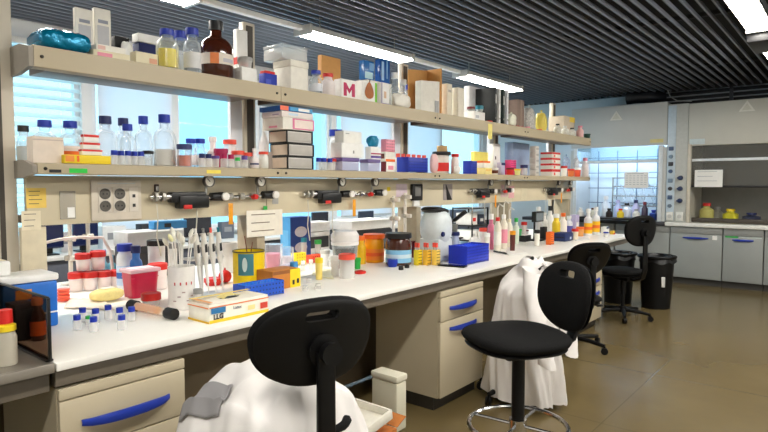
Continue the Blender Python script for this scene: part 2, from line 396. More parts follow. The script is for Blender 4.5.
# paper sheets on the hoods
def sheet(name, label, cat, px0, px1, py0, py1, Y, lines, tint=(246, 244, 240)):
    def xat(px):
        k = (px-384)/F
        return Y*(st - k*ct)/(-ct - k*st)                         # column px on the plane Y
    x0, x1 = xat(px0), xat(px1)
    za, zb = zat(py1, x0, Y), zat(py0, x0, Y)
    t = T(name, label, cat, ((x0+x1)/2, Y, za)); w = (x1-x0)/2; h = zb-za
    MB().box(-w, w, -.003, -.0008, 0, h).build('paper', P(tint, .7, var=.02), t, 0)
    mb = MB(); z = h*.9
    for k in range(lines):
        if lines > 4 and k > 0:
            for x in range(6): mb.box(-w*.9+x*w*.31, -w*.9+x*w*.31+w*.2, -.0042, -.0032, z-h*.02, z)
        else: mb.box(-w*.8, w*(.6-.3*(k % 2)), -.0042, -.0032, z-h*.02, z)
        z -= h*.8/lines
    mb.build('lettering', P((140, 144, 156), .8), t, 0)
sheet('hanging_calendar', 'white calendar sheet hanging in front of the blue lit hood lattice', 'calendar', 624, 648, 172, 188, HY-.025, 6)
sheet('hanging_notice', 'white notice sheet taped on the right fume hood sash', 'notice', 694, 722, 170, 187, HY-.025, 3)
t = T('flexible_duct', 'black flexible duct lying over the left fume hood', 'duct', (-2.75, 9.75, 2.752))
mb = MB(); mb.tube([(-.2, 0, .13), (-.05, 0, .13), (.1, .05, .13), (.2, .16, .13), (.24, .26, .13)], lambda u: .1+.008*math.sin(u*95), 14); mb.build('duct', P((26, 28, 34), .45), t)
tag(MB().tube([(-2.35, 9.75, 2.95), (-2.3, 9.72, 2.84), (-2.2, 9.7, 2.77), (-2.0, 9.7, 2.745)], .007).build('cable', K('lgrey')), 'thin pale cable drooping from the ceiling above the hoods', 'cable')
# ------------------------------------------------------------------ the long bench
BX0, BX1, BN, BF = -2.05, -3.75, .765, 7.15
BM = P((196, 184, 158), .42, var=.03, scale=5)                    # beige painted steel
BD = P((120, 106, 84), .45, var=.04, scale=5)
t = T('lab_bench', 'long white topped laboratory bench with knee spaces', 'bench', (-2.9, 0, 0))
MB().box(-.85, .85, BN, BF, .872, .9, .003).build('worktop', P((250, 248, 242), .3, var=.015, scale=6), t)
MB().box(.78, .825, BN+.004, BF-.02, .812, .871, .002).build('front_rail', P((112, 104, 92), .4), t)
MB().box(-.825, -.78, BN+.004, BF-.02, .812, .871, .002).build('rear_rail', P((112, 104, 92), .4), t)
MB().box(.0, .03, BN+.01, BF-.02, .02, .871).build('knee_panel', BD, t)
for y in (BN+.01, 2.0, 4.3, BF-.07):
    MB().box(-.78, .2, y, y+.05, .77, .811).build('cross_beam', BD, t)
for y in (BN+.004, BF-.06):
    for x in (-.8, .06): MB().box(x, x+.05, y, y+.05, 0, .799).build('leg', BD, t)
def drawer_unit(Y0, Y1, label, kind):
    u = T('drawer_unit', label, 'drawer cabinet', (BX0-.02, (Y0+Y1)/2, 0), 0, 'drawer cabinets under the bench'); w = (Y1-Y0)/2
    MB().box(-.55, -.022, -w, w, .09, .8).build('body', BM, u)
    MB().box(-.5, -.06, -w+.01, w-.01, 0, .089).build('plinth', P((50, 46, 40), .5), u)
    MB().box(-.021, 0, -w+.002, w-.002, .762, .8, .002).build('top_rail', BM, u)
    zz = {'deep': [(.575, .757), (.34, .57), (.095, .335)], 'door': [(.6, .757), (.095, .594)], 'three': [(.6, .757), (.44, .594), (.095, .434)]}[kind]
    for a, b in zz:
        d = MB().box(-.021, 0, -w+.002, w-.002, a, b, .003).build('door' if b-a > .3 else 'drawer', BM, u)
        L = min(.345, w*1.4)
        arc_handle('handle', L, BLUEH, d, (.001, .0, (a+b)/2 if b-a < .25 else b-.055), 'y', h=.038, t=.02)
    return u
drawer_unit(.775, 1.25, 'beige drawer unit with a blue bow handle at the near end of the bench', 'deep')
drawer_unit(yat(443, BX0, .5)+.0, yat(485.5, BX0, .5), 'beige cabinet with two blue handles between the two knee spaces', 'door')
drawer_unit(5.58, 6.13, 'far beige drawer unit with blue handles beside the black bin', 'three')
# the lower grey bench section at the left picture edge
t = T('side_bench', 'grey steel bench section at the left picture edge', 'bench', (-2.9, 0, 0))
ST2 = P((150, 144, 134), .34, .55, var=.05, scale=6)
MB().box(-.85, .83, -1.3, BN-.005, .876, .9, .004).build('worktop', ST2, t)
MB().box(.835, .85, -1.3, BN-.005, .87, .904, .004).build('front_lip', ST2, t)
MB().box(.76, .81, -1.3, BN-.01, .8, .875).build('front_rail', P((98, 90, 78), .4), t)
MB().box(.0, .03, -1.3, BN-.01, .02, .875).build('knee_panel', P((92, 80, 64), .5), t)
for y in (-1.28, BN-.07): MB().box(.06, .11, y, y+.05, 0, .799).build('leg', BD, t)
# ------------------------------------------------------------------ shelving over the bench
SF, SB = -2.65, -3.02; SL, SU = 1.59, 2.078
UPR = [.9, 2.22, 3.85, 5.46, 7.06]
sh = T('reagent_shelving', 'two tier beige shelving with service panels standing on the bench', 'shelving', (-2.9, 0, .9))
UPM = P((206, 197, 180), .4, var=.03, scale=5); UPL = P((224, 230, 240), .4, var=.03, scale=5)
for i, y in enumerate(UPR):
    yy = y + (.055 if i < 4 else -.045)
    mb = MB()
    if i == 0: yy = .83; mb.box(-.1, .04, yy, yy+.1, .0012, 1.75, .004)
    else: mb.box(-.17, -.125, yy, yy+.09, .0012, 1.62, .003)
    o = mb.build('upright', UPM, sh)
    if i == 0: MB().box(.0405, .044, .86, .88, .02, 1.7).build('upright_slot', P((70, 64, 56), .5), o)
    else: MB().box(-.124, -.12, yy+.02, yy+.07, .02, 1.6).build('upright_slot', P((70, 64, 56), .5), o)
    if i: MB().box(-.16, -.13, yy-.1, yy-.012, .66, 1.17, .003).build('upright_cover', UPL, o)
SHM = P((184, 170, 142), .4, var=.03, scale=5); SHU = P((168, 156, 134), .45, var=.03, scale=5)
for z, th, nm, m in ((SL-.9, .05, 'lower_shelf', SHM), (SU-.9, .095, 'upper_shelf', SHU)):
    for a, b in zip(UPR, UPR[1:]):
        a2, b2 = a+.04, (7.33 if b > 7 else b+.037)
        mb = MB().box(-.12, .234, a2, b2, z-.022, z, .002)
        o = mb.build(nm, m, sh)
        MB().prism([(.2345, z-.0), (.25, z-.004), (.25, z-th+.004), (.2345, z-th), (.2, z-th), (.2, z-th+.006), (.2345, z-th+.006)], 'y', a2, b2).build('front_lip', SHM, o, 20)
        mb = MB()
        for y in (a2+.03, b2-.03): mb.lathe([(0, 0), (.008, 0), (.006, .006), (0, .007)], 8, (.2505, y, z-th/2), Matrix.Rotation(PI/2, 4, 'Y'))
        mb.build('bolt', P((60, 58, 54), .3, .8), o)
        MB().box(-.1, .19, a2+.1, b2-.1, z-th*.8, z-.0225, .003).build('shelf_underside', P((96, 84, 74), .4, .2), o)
    MB().prism([(-.12, z+.012), (.15, z+.012), (.25, z-.012), (.25, z-th+.002), (.12, z-th-.016), (-.12, z-th-.016)], 'y', UPR[0]+.02, UPR[0]+.038).build('end_bracket', P((150, 142, 130), .45), sh)
PANX = .1
for a, b in zip(UPR, UPR[1:]):
    MB().box(PANX-.03, PANX, a+.045, b+.04, .415, .638, .002).build('service_panel', P((214, 202, 174), .45, var=.04, scale=6), sh)
MB().box(PANX-.03, PANX, UPR[0]+.02, UPR[0]+.12, .0012, .41, .002).build('end_post', P((214, 202, 174), .45), sh)
mb = MB().box(-.1, PANX-.034, UPR[0]+.05, UPR[-1], .425, .46, .002); mb.build('cable_duct', BD, sh)
for i, y in enumerate(UPR[1:]):
    MB().box(-.1, PANX-.005, y-.03, y+.03, .0012, .41, .002).build('support_post', P((176, 164, 140), .45), sh)
PX = -2.8                                                           # face of the service panels
def panel_y(px, z): return yat(px, PX, z)
def on_panel(px0, px1, py0, py1, X=PX):
    """a rectangle of the photograph measured on the plane X: y0,y1,z0,z1"""
    y0, y1 = yat(px0, X, 1.45), yat(px1, X, 1.45); ym = (y0+y1)/2
    return y0, y1, zat(py1, X, ym), zat(py0, X, ym)
def flat(name, label, cat, rect, X, mat, th=.0015, marks=None, group=None):
    y0, y1, z0, z1 = rect
    t = T(name, label, cat, (X, (y0+y1)/2, z0), 0, group); w = (y1-y0)/2; h = z1-z0
    MB().box(.0006, th+.0006, -w, w, 0, h).build('sheet' if not marks else 'paper', mat, t, 0)
    if marks:
        mb = MB()
        for k in range(marks):
            z = h*(.82-.62*k/max(1, marks-1)); e = random.uniform(.2, .75)
            mb.box(th+.0006, th+.0012, -w*.75, w*e, z, z+h*.035)
        mb.build('handwriting', P((120, 104, 84), .8), t, 0)
    return t
NOTE = P((240, 206, 104), .7)
flat('sticky_note', 'yellow handwritten note on the panel near the left post', 'note', on_panel(26, 46, 188, 208), PX, NOTE, marks=4)
flat('paper_note', 'cream note below the yellow one on the end post', 'note', on_panel(20.5, 40, 211, 230), PX, P((236, 224, 196), .7), marks=3)
y0, y1, z0, z1 = on_panel(59, 75, 191, 219)
t = T('plastic_sleeve', 'clear plastic sleeve with a white card left of the sockets', 'sleeve', (PX, (y0+y1)/2, z0)); w = (y1-y0)/2
MB().box(.001, .008, -w, w, 0, z1-z0, .003).build('pocket', CLEAR((226, 222, 212), .35, .2, .3), t)
MB().box(.0085, .0095, -w*.1, w*.8, .006, (z1-z0)*.42).build('card', K('white'), t, 0)
y0, y1, z0, z1 = on_panel(90, 140, 180, 220)
t = T('socket_panel', 'white wall panel with four round sockets and two ports', 'socket', (PX, (y0+y1)/2, z0)); w = (y1-y0)/2; h = z1-z0
MB().box(.001, .014, -w, w, 0, h, .004).build('plate', P((216, 206, 190), .4), t)
for i, y in enumerate((-.5, .08)):
    MB().box(.0141, .018, w*(y-.25), w*(y+.25), h*.2, h*.82, .002).build('socket_frame', P((224, 216, 204), .4), t)
    for z in (.36, .66):
        o = MB().lathe([(0, 0), (w*.21, 0), (w*.21, .006), (w*.17, .006), (w*.15, .003), (0, .003)], 20, (.0182, w*y, h*z), Matrix.Rotation(PI/2, 4, 'Y')).build('socket', P((92, 88, 82), .4), t)
        mb = MB()
        for q in (-.07, .07): mb.rod((.0214, w*(y+q), h*z), (.0226, w*(y+q), h*z), .004, seg=8)
        mb.build('contact_hole', K('black'), o)
o = MB().box(.0141, .018, w*.48, w*.85, h*.2, h*.82, .002).build('port_frame', P((224, 216, 204), .4), t)
for z in (.36, .6): MB().box(.0182, .021, w*.6, w*.72, h*z-.008, h*z+.008, .002).build('network_port', K('char'), o)
MB().box(.0141, .0146, -w*.75, w*.75, h*.9, h*.93).build('lettering_strip', K('lgrey'), t)
# gas taps: black valve block, regulators with round gauges, black knobs with white dials
def gauge(parent, y, z, r=.032):
    m = Matrix.Rotation(PI/2, 4, 'Y')
    o = MB().lathe([(0, 0), (r, 0), (r*1.05, .012), (r, .026), (r*.86, .026), (r*.84, .02), (0, .02)], 20, (.055, y, z), m).build('pressure_gauge', P((120, 116, 110), .3, .8), parent)
    MB().lathe([(0, 0), (r*.82, 0), (r*.82, .001), (0, .001)], 20, (.0758, y, z), m).build('gauge_dial', P((226, 222, 212), .4), o)
    MB().box(.0772, .0782, -.0025, .0025, -r*.1, r*.62, 0, Matrix.Translation((0, y, z)) @ Matrix.Rotation(.8, 4, 'X')).build('gauge_needle', K('black'), o)
def knob(parent, y, z, col='black', dial=True):
    m = Matrix.Rotation(PI/2, 4, 'Y')
    o = MB().rod((.03, y-.045, z), (.03, y+.03, z), .022, .026, 14).build('regulator_knob', K(col, .35), parent)
    if dial: MB().lathe([(0, 0), (.024, 0), (.022, .012), (0, .013)], 16, (.056, y+.032, z), m).build('white_dial', P((236, 232, 226), .35), o)
def valve_set(px0, label, scale=1.):
    yc = panel_y(px0, 1.43)
    t = T('gas_valve_set', label, 'gas valves', (PX+.002, yc, 1.43), 0, 'gas valve sets on the service panels')
    MB().box(.0, .05, -.09, .12, -.028, .028, .008).box(.005, .06, -.05, .13, -.06, .01, .008).build('valve_block', K('black', .35), t)
    MB().rod((.03, -.2, .005), (.03, -.085, .005), .012, .016, 12).build('hose_nozzle', CHROME, t)
    for y in (-.17, -.13): MB().rod((.03, y-.008, .005), (.03, y+.008, .005), .026, seg=8).build('coupling_nut', STEEL, t)
    MB().box(.0601, .066, -.03, .02, -.062, -.04, .003).build('red_tag', K('red'), t)
    MB().rod((.03, .14, -.005), (.03, .5, .0), .009, seg=10).build('gas_pipe', CHROME, t)
    for y in (.28, .36, .44): MB().rod((.03, y-.014, 0), (.03, y+.014, 0), .02, seg=8).build('pipe_fitting', STEEL, t)
    for y in (.12, .47):
        MB().rod((.04, y, -.02), (.04, y, .07), .008, seg=8).build('gauge_stem', STEEL, t); gauge(t, y, .085)
    knob(t, .2, 0); knob(t, .56, .005)
    MB().lathe([(0, 0), (.018, 0), (.014, .03), (0, .032)], 12, (.04, .44, -.005), Matrix.Rotation(PI/2, 4, 'Y')).build('red_knob', K('red', .35), t)
    for y in (-.165, .06): MB().tube([(.035, y, -.03), (.037, y+.004, -.1), (.036, y-.004, -.2), (.03, y+.02, -.3)], .0035, 6).build('thin_hose', P((210, 204, 190), .4), t)
    MB().box(.03, .033, .27, .3, -.16, -.04, .001).build('yellow_tag', K('amber'), t)
    return t
v = valve_set(182, 'gas valves with two gauges above the pipette stand')
for px, lb in ((322, 'gas valves with two gauges above the dark blue tissue box'), (478, 'gas valves in the third panel above the clear flasks'), (549, 'gas valves in the far panel by the end of the shelf')):
    dup(v, (PX+.002, panel_y(px, 1.43), 1.43), lb)
# ------------------------------------------------------------------ chairs
FAB = P((5, 5, 6), .85, var=.12, scale=160, bump=.25, spec=.25)
PLA = P((6, 6, 7), .45, var=.04, spec=.3)
def sup(w, h, n, taper=0., notch=0.):
    def f(a):
        c, s = math.cos(a), math.sin(a)
        x = w*math.copysign(abs(c)**(2/n), c); z = h*math.copysign(abs(s)**(2/n), s)
        x *= 1 + taper*z/h
        return x, z
    return f
def chair(name, label, loc, rz, seat_h, back_z, ring=False, hole=True, group='black laboratory swivel chairs', bw=.225, bh=.15, tilt=.12, bd=.26, back_yaw=0., base_r=.29, seat_w=.23):
    """swivel lab chair; faces local +y"""
    t = T(name, label, 'chair', loc, rz, group)
    mb = MB()
    for k in range(5):
        a = 2*PI*k/5+.3; d = Vector((math.cos(a), math.sin(a), 0))
        mb.tube([d*.03+Vector((0, 0, .1)), d*.15+Vector((0, 0, .095)), d*base_r+Vector((0, 0, .075))], lambda u: .024-.008*u, 8)
    mb.lathe([(0, .07), (.045, .07), (.04, .14), (0, .14)], 16)
    mb.build('star_base', PLA, t)
    for k in range(5):
        a = 2*PI*k/5+.3; c = Vector((math.cos(a), math.sin(a), 0))*base_r
        q = Matrix.Translation((c.x, c.y, .031)) @ Matrix.Rotation(a+.5, 4, 'Z')
        mb = MB()
        for s in (-.018, .006): mb.lathe([(0, 0), (.03, 0), (.03, .012), (0, .012)], 14, (0, s+.0, 0), Matrix.Rotation(-PI/2, 4, 'X'))
        mb.rod((0, 0, 0), (0, 0, .045), .008, seg=8)
        mb.xf(q).build('caster', PLA, t)
    a, b, c = (.14, seat_h*.5, seat_h-.07)
    MB().lathe([(0, b), (.03, b), (.03, c), (0, c)], 16).build('column_sleeve', PLA, t)
    MB().lathe([(0, a), (.02, a), (.02, b), (0, b)], 14).build('gas_column', CHROME if ring else PLA, t)
    if ring:
        mb = MB(); mb.tube([(.225*math.cos(2*PI*k/36), .225*math.sin(2*PI*k/36), ring) for k in range(36)], .011, 8, True)
        for k in range(4): mb.rod((.03*math.cos(k*PI/2+.6), .03*math.sin(k*PI/2+.6), ring), (.222*math.cos(k*PI/2+.6), .222*math.sin(k*PI/2+.6), ring), .008, seg=8)
        mb.lathe([(0, ring-.03), (.04, ring-.03), (.04, ring+.03), (0, ring+.03)], 14)
        mb.build('foot_ring', CHROME, t)
    # seat: rounded cushion with a dished top on a plastic shell
    m = Matrix.Translation((0, .02, seat_h-.03)) @ Matrix.Rotation(-PI/2, 4, 'X')
    MB().pad(sup(seat_w, seat_w*.96, 2.7), .07, m, lambda x, z: .35*x*x*.3).build('seat', FAB, t, 60)
    m = Matrix.Translation((0, .02, seat_h-.068)) @ Matrix.Rotation(-PI/2, 4, 'X')
    MB().pad(sup(seat_w*.93, seat_w*.9, 2.7), .035, m).build('seat_shell', PLA, t, 60)
    MB().box(-.07, .07, -.14, .1, seat_h-.125, seat_h-.084, .012).build('tilt_mechanism', PLA, t)
    o = MB().tube([(.06, .02, seat_h-.105), (.17, .03, seat_h-.11), (.24, .03, seat_h-.12)], .007, 6).build('lever', PLA, t)
    MB().lathe([(0, 0), (.014, 0), (.012, .05), (0, .052)], 10, (.235, .03, seat_h-.12), Matrix.Rotation(PI/2, 4, 'Y')).build('lever_grip', PLA, o)
    # back support bar: from under the seat, out and up
    prof = [(-.1, seat_h-.105), (-.2, seat_h-.105), (-bd-.02, seat_h-.07), (-bd-.055, seat_h+.02), (-bd-.055, back_z-.02)]
    def bar(u, v):
        k = u*(len(prof)-1); i = min(int(k), len(prof)-2); f = k-i
        y = prof[i][0]*(1-f)+prof[i+1][0]*f; z = prof[i][1]*(1-f)+prof[i+1][1]*f
        a, b = prof[max(0, i)], prof[min(i+1, len(prof)-1)]
        dy, dz = b[0]-a[0], b[1]-a[1]; L = math.hypot(dy, dz); ny, nz = -dz/L, dy/L
        q = 2*PI*v; w = .034-.006*u
        sx = math.copysign(abs(math.cos(q))**.5, math.cos(q)); sy = math.copysign(abs(math.sin(q))**.5, math.sin(q))
        return Vector((w*sx, y+.012*sy*ny, z+.012*sy*nz))
    MB().grid(bar, 25, 16, False, True).build('back_bar', PLA, t, 50)
    h = MB().rod((0, -bd-.05, back_z-.02), (0, -bd-.02, back_z-.02), .05, .042, 18).build('back_hub', PLA, t)
    MB().rod((0, -bd-.1, back_z-.02), (0, -bd-.068, back_z-.02), .034, .03, 14).build('adjuster_knob', PLA, h)
    m = Matrix.Translation((0, -bd+.002, back_z)) @ Matrix.Rotation(back_yaw, 4, 'Z') @ Matrix.Rotation(tilt, 4, 'X')
    cur = lambda x, z: .9*x*x - .25*z*z
    b = MB().pad(sup(bw, bh, 2.35, .06), .045, m, cur).build('backrest', FAB, t, 60)
    s = MB().pad(sup(bw*.97, bh*.96, 2.35, .06), .016, m @ Matrix.Translation((0, -.026, 0)), cur).build('back_shell', PLA, t, 60)
    if hole:
        for o in (b, s):
            cut(o, MB().box(-.055, .055, -.2, .2, bh*.52, bh*.74, .012).xf(m))
    return t
R = math.radians
chair('lab_chair', 'foreground black swivel chair seen from behind, coat over its seat', (-1.475, 1.25, 0), R(74), .74, 1.035, bw=.202, bh=.133, bd=.25, tilt=.1)
chair('lab_stool', 'high black stool with chrome foot ring beside the white lab coat', (-1.185, 2.41, 0), R(150), .835, .97, ring=.385, bw=.19, bh=.165, tilt=.12, bd=.27, hole=True, seat_w=.235)
chair('lab_chair', 'black swivel chair under the hanging white lab coat', (-1.83, 3.66, 0), R(95), .52, .84, hole=False, bd=.17, bw=.165, bh=.13, base_r=.26, seat_w=.2)
chair('lab_chair', 'black swivel chair between the stool and the black bin', (-1.97, 5.12, 0), R(48), .5, .86, bh=.17, bw=.19, tilt=.5)
chair('lab_chair', 'far black swivel chair at the end of the bench', (-2.0, 6.62, 0), R(58), .56, 1.0, bh=.17, bw=.2)
# ------------------------------------------------------------------ coats
COT = P((236, 232, 230), .85, var=.02, scale=9)
COTG = P((150, 148, 150), .85, var=.03)
def wob(a, b, c=0.): return math.sin(a*3.1+b*1.7+c)*.5+math.sin(a*7.3-b*2.9+c*2)*.3+math.sin(a*13.7+b*5.1-c)*.2
t = T('lab_coat', 'white lab coat hanging over the chair between the cabinet and the stool', 'lab coat', (-1.7, 3.57, .04))
def coat(u, v):
    a = 2*PI*u; k = v                                               # v 0 hem, 1 shoulders
    z = 1.0*k**.92
    rx = .13+.16*(1-k)**.8; ry = .19+.03*math.sin(PI*k)-.02*k
    q = max(0, (k-.8)/.2); sh = 1-.88*q**1.6; z -= .05*q*q+.1*k*k*max(0, -math.sin(a))
    fold = 1+.15*(1-k*.6)*wob(a*1.9+.8*k, 1.1*k, 1.2)-.05*(1-k*.5)*abs(math.sin(a*4.5+2.5*k))+.02*wob(a*3, k*6)
    return Vector((rx*sh*fold*math.cos(a)-.05*(1-k), ry*sh*fold*math.sin(a)+.06*(1-k)+.06*q, z+.015*wob(a*2, 0)*(1-k)+.02*math.sin(a)*k))
MB().grid(coat, 110, 40, True, False).build('coat_body', COT, t, 80)
def sleeve(cx, cy, sgn):
    def f(u, v):
        a = 2*PI*u; k = v
        p = Vector((cx+.12*k, cy+sgn*(.05*math.sin(PI*k)+.03*k), .92-.58*k))
        r = (.06-.008*k)*(1+.16*wob(a*1.5, k*9, sgn))
        return p+Vector((r*math.cos(a), r*1.15*math.sin(a), -.02*math.cos(a)))
    return f
MB().grid(sleeve(.13, -.2, -1), 24, 22, True, False).build('sleeve', COT, t, 80)
MB().grid(sleeve(.14, .08, 1), 24, 22, True, False).build('sleeve', COT, t, 80)
def collar(u, v):
    a = 2*PI*u
    return Vector(((.05+.035*v)*math.cos(a), (.07+.05*v)*math.sin(a)+.06, .958-.05*v+.02*math.sin(PI*v)+.01*math.sin(3*a)))
MB().grid(collar, 36, 8, True, False).build('collar', COT, t, 80)
# coat thrown over the foreground chair: over the seat, bulging to both sides and hanging
t = T('lab_coat', 'crumpled white lab coat draped over the foreground chair seat', 'lab coat', (-1.5, 1.2, .0))
def drape(u, v):
    x = -.26+.5*v; s = u*2-1; q = abs(s)
    top = .835+.05*math.sin(PI*min(1, v*1.1))-.06*(1-v)**3-.16*max(0, (v-.86)/.14)**1.5
    e = .15 if s < 0 else .22
    if q < .5: y = e*q/.5; z = top+.03*math.cos(q*5)-.035*(q/.5)**2
    else:
        k = (q-.5)/.5
        y = e+.05*math.sin(min(1, k*2)*PI/2)+(.02 if s < 0 else .03)*k; z = top-.045-.47*k*(1.0 if s < 0 else .6)
    f = wob(v*2.6+s*.4, s*.8, 2)
    y = math.copysign(y+.05*f*max(0, q-.3)*1.5, s); z += .018*wob(v*1.6+s*1.1, s*1.7-v, .5)
    x += (.05*(v-.3))*max(0, q-.4)*2+.012*wob(s*2.2, v*1.1)
    r1 = abs(math.sin(5.2*v-3.4*s+.6*math.sin(4*s)))**.55-.7; r2 = abs(math.sin(3.1*s+7.5*v+1.1))**.6-.7
    z += (.02*r1+.014*r2)*min(1, 1.6-q); y += math.copysign(.03*r1*max(0, q-.45)*2, s)
    return Vector((x, y, z))
o = MB().grid(drape, 80, 44).build('coat_cloth', COT, t, 80)
md = o.modifiers.new('thick', 'SOLIDIFY'); md.thickness = .006
def lining(u, v):
    p = drape(.33-.11*u, .06+.4*v); return p+Vector((.0, -.006, .012))
o = MB().grid(lining, 24, 20).build('grey_lining', COTG, t, 80)
md = o.modifiers.new('thick', 'SOLIDIFY'); md.thickness = .004
# ------------------------------------------------------------------ bin and boxes on the floor
t = T('waste_bin', 'large black waste bin with a rim at the far bench end', 'bin', (-1.87, 7.47, 0))
def bn(r0, r1, z0, z1): return MB().lathe([(0, z0), (r0, z0), (r1, z1), (r1-.02, z1), (r0-.02, z0+.02), (0, z0+.02)], 28)
bn(.16, .195, .001, .62).build('bin_body', PLA, t)
MB().tube([(0.205*math.cos(2*PI*k/32), 0.205*math.sin(2*PI*k/32), .625) for k in range(32)], .018, 8, True).build('rim', PLA, t)
def bag(u, v):
    a = 2*PI*u; r = .21+.02*math.sin(5*a)*(1-v)*.6-.05*v
    return Vector((r*math.cos(a), r*math.sin(a), .56+.1*math.sin(PI*v*.9)-.05*v+.012*math.sin(7*a)))
MB().grid(bag, 48, 10, True).build('bin_liner', P((20, 20, 22), .3), t, 60)
t2 = t
MB().box(-.02, .02, -.206, -.192, .28, .4, .002).xf(Matrix.Rotation(.62, 4, 'Z')).build('label', K('lgrey'), t)
t = dup(t2, (-2.33, 7.5, 0), 'second black waste bin, seen under the bench end left of the rimmed bin', 2.)
t = T('foam_box', 'white foam box on the floor under the bench, right of the foreground chair', 'box', (-2.2, yat(389, -2.2, .2), .0))
MB().box(-.1, .1, -.05, .05, .0, .3, .012).build('box_body', P((230, 226, 204), .8, bump=.1, scale=300), t)
MB().box(-.105, .105, -.055, .055, .302, .345, .012).build('lid', P((236, 232, 212), .8, bump=.1, scale=300), t)
yb = yat(360, -1.86, .3)
t = T('cardboard_box', 'orange brown cardboard box on the floor behind the foreground chair', 'box', (-1.86, yb, 0))
MB().box(-.15, .13, -.14, .13, .0, .29, .003).build('box_body', P((188, 112, 50), .7), t)
for s in (-1, 1): MB().box(-.15, .13, -.003, .0, 0, .08).xf(Matrix.Translation((0, s*.137-.005, .292)) @ Matrix.Rotation(-s*1.15, 4, 'X')).build('flap', P((196, 122, 60), .7), t)
t = T('foam_tray', 'white tray resting tilted on the open cardboard box', 'tray', (-1.86, yb-.01, .33))
mb = MB().box(-.13, .13, -.11, .11, 0, .01, .003)
for q in (-1, 1): mb.box(q*.125-.006, q*.125+.006, -.11, .11, .005, .05, .003).box(-.13, .13, q*.105-.006, q*.105+.006, .005, .05, .003)
mb.xf(Matrix.Rotation(.16, 4, 'X')).build('tray_body', P((238, 234, 222), .6), t)
# ------------------------------------------------------------------ things on shelves and bench: makers
def put(px, X, z0, w=None, yt=None):
    y = yat(px, X, z0+.05)
    s = dist(X, y, z0+.05)/F
    return y, (w*s/2 if w else None), (zat(yt, X, y)-z0 if yt is not None else None)
GL = CLEAR((240, 246, 250), .15, .05, .5)
PLC = CLEAR((246, 246, 244), .38, .2, .4)
def bottle(px, X, w, yt, z0, label, cap='cap', liq=None, lf=.5, lab=None, body=None, cat='bottle', group=None, name='lab_bottle', square=False, print_=None, nk=.45, neckh=.2):
    y, r, h = put(px, X, z0, w, yt)
    t = T(name, label, cat, (X, y, z0+EPS), 0, group)
    n = r*nk; ch = max(.012, h*.13); top = h-ch; sh = top*(1-neckh); k = min(sh*.3, r*.9)
    prof = [(0, 0), (r*.9, 0), (r, r*.1), (r, sh-k)]+[(n+(r-n)*math.cos(a), sh-k+k*1.1*math.sin(a)) for a in (.35, .7, 1.05, 1.35)]+[(n, sh+k*.25), (n, top), (n*.8, top), (0, top)]
    MB().lathe(prof, 20).build('bottle_body', body or GL, t, 50)
    if cap:
        MB().lathe([(0, top-ch*.2), (n*1.25, top-ch*.2), (n*1.28, top), (n*1.25, h), (0, h)], 18).build('cap', K(cap, .4), t)
    if liq: MB().lathe([(0, .003), (r*.87, .003), (r*.94, r*.13), (r*.94, (sh-k)*lf), (0, (sh-k)*lf)], 18).build('liquid', P(C.get(liq, liq) if isinstance(liq, str) else liq, .15), t)
    if lab:
        a, b = (sh-k)*.18, (sh-k)*.86
        o = MB().lathe([(r*1.004, a), (r*1.012, a), (r*1.012, b), (r*1.004, b)], 22).build('label', K(lab, .6), t)
        if print_: MB().lathe([(r*1.014, a+(b-a)*.35), (r*1.02, a+(b-a)*.35), (r*1.02, a+(b-a)*.65), (r*1.014, a+(b-a)*.65)], 22).build('label_print', K(print_, .6), o)
    return t
def tub(px, X, w, yt, z0, label, lid='red', body=None, cat='tub', group=None, name='plastic_tub', taper=.86, lab=None, lidh=.2, fill=None, over=1.06):
    y, r, h = put(px, X, z0, w, yt); r /= over
    t = T(name, label, cat, (X, y, z0+EPS), 0, group)
    lh = min(max(.008, h*lidh), .03); b = h-lh; e = .8*b
    MB().lathe([(0, 0), (r*taper*.95, 0), (r*taper, r*.06), (r*.97, b), (r*.93, b), (0, b-.002)], 20).build('tub_body', body or PLC, t)
    if lid: MB().lathe([(0, b+.0005), (r*over, b+.0005-.004), (r*over, h-.003), (r*over-.003, h), (r*.86, h), (r*.84, h-.003), (0, h-.003)], 22).build('lid', K(lid, .4), t)
    if fill: MB().lathe([(0, .003), (r*taper*.9, .003), (r*(taper*.4+.52), b*.62), (0, b*.62)], 16).build('contents', K(fill, .4), t)
    if lab: MB().lathe([(r*(taper*.7+.3)*1.0, b*.2), (r*(taper*.75+.25)*1.03, b*.2), (r*1.0, b*.8), (r*.95, b*.8)], 20).build('label', K(lab, .6), t)
    return t
def extent(px0, px1, X, z0, ratio):
    px = (px0+px1)/2; y = yat(px, X, z0+.05); s = dist(X, y, z0+.05)/F
    ph = math.atan2(-X, y); L = (px1-px0)*s/(math.sin(ph)+ratio*math.cos(ph))
    return y, L, L*ratio
def panels(t, L, D, h, pn, name='printed_panel'):
    for i_, (f, u0, u1, v0, v1, col) in enumerate(pn):
        mb = MB(); g = .0006+.001*i_; q = g+.0007
        if f == 'F': mb.box(D/2+g, D/2+q, -L/2+L*u0, -L/2+L*u1, h*v0, h*v1)
        elif f == 'E': mb.box(-D/2+D*u0, -D/2+D*u1, -L/2-q, -L/2-g, h*v0, h*v1)
        else: mb.box(-D/2+D*v0, -D/2+D*v1, -L/2+L*u0, -L/2+L*u1, h+g, h+q)
        mb.build(name, K(col, .55), t, 0)
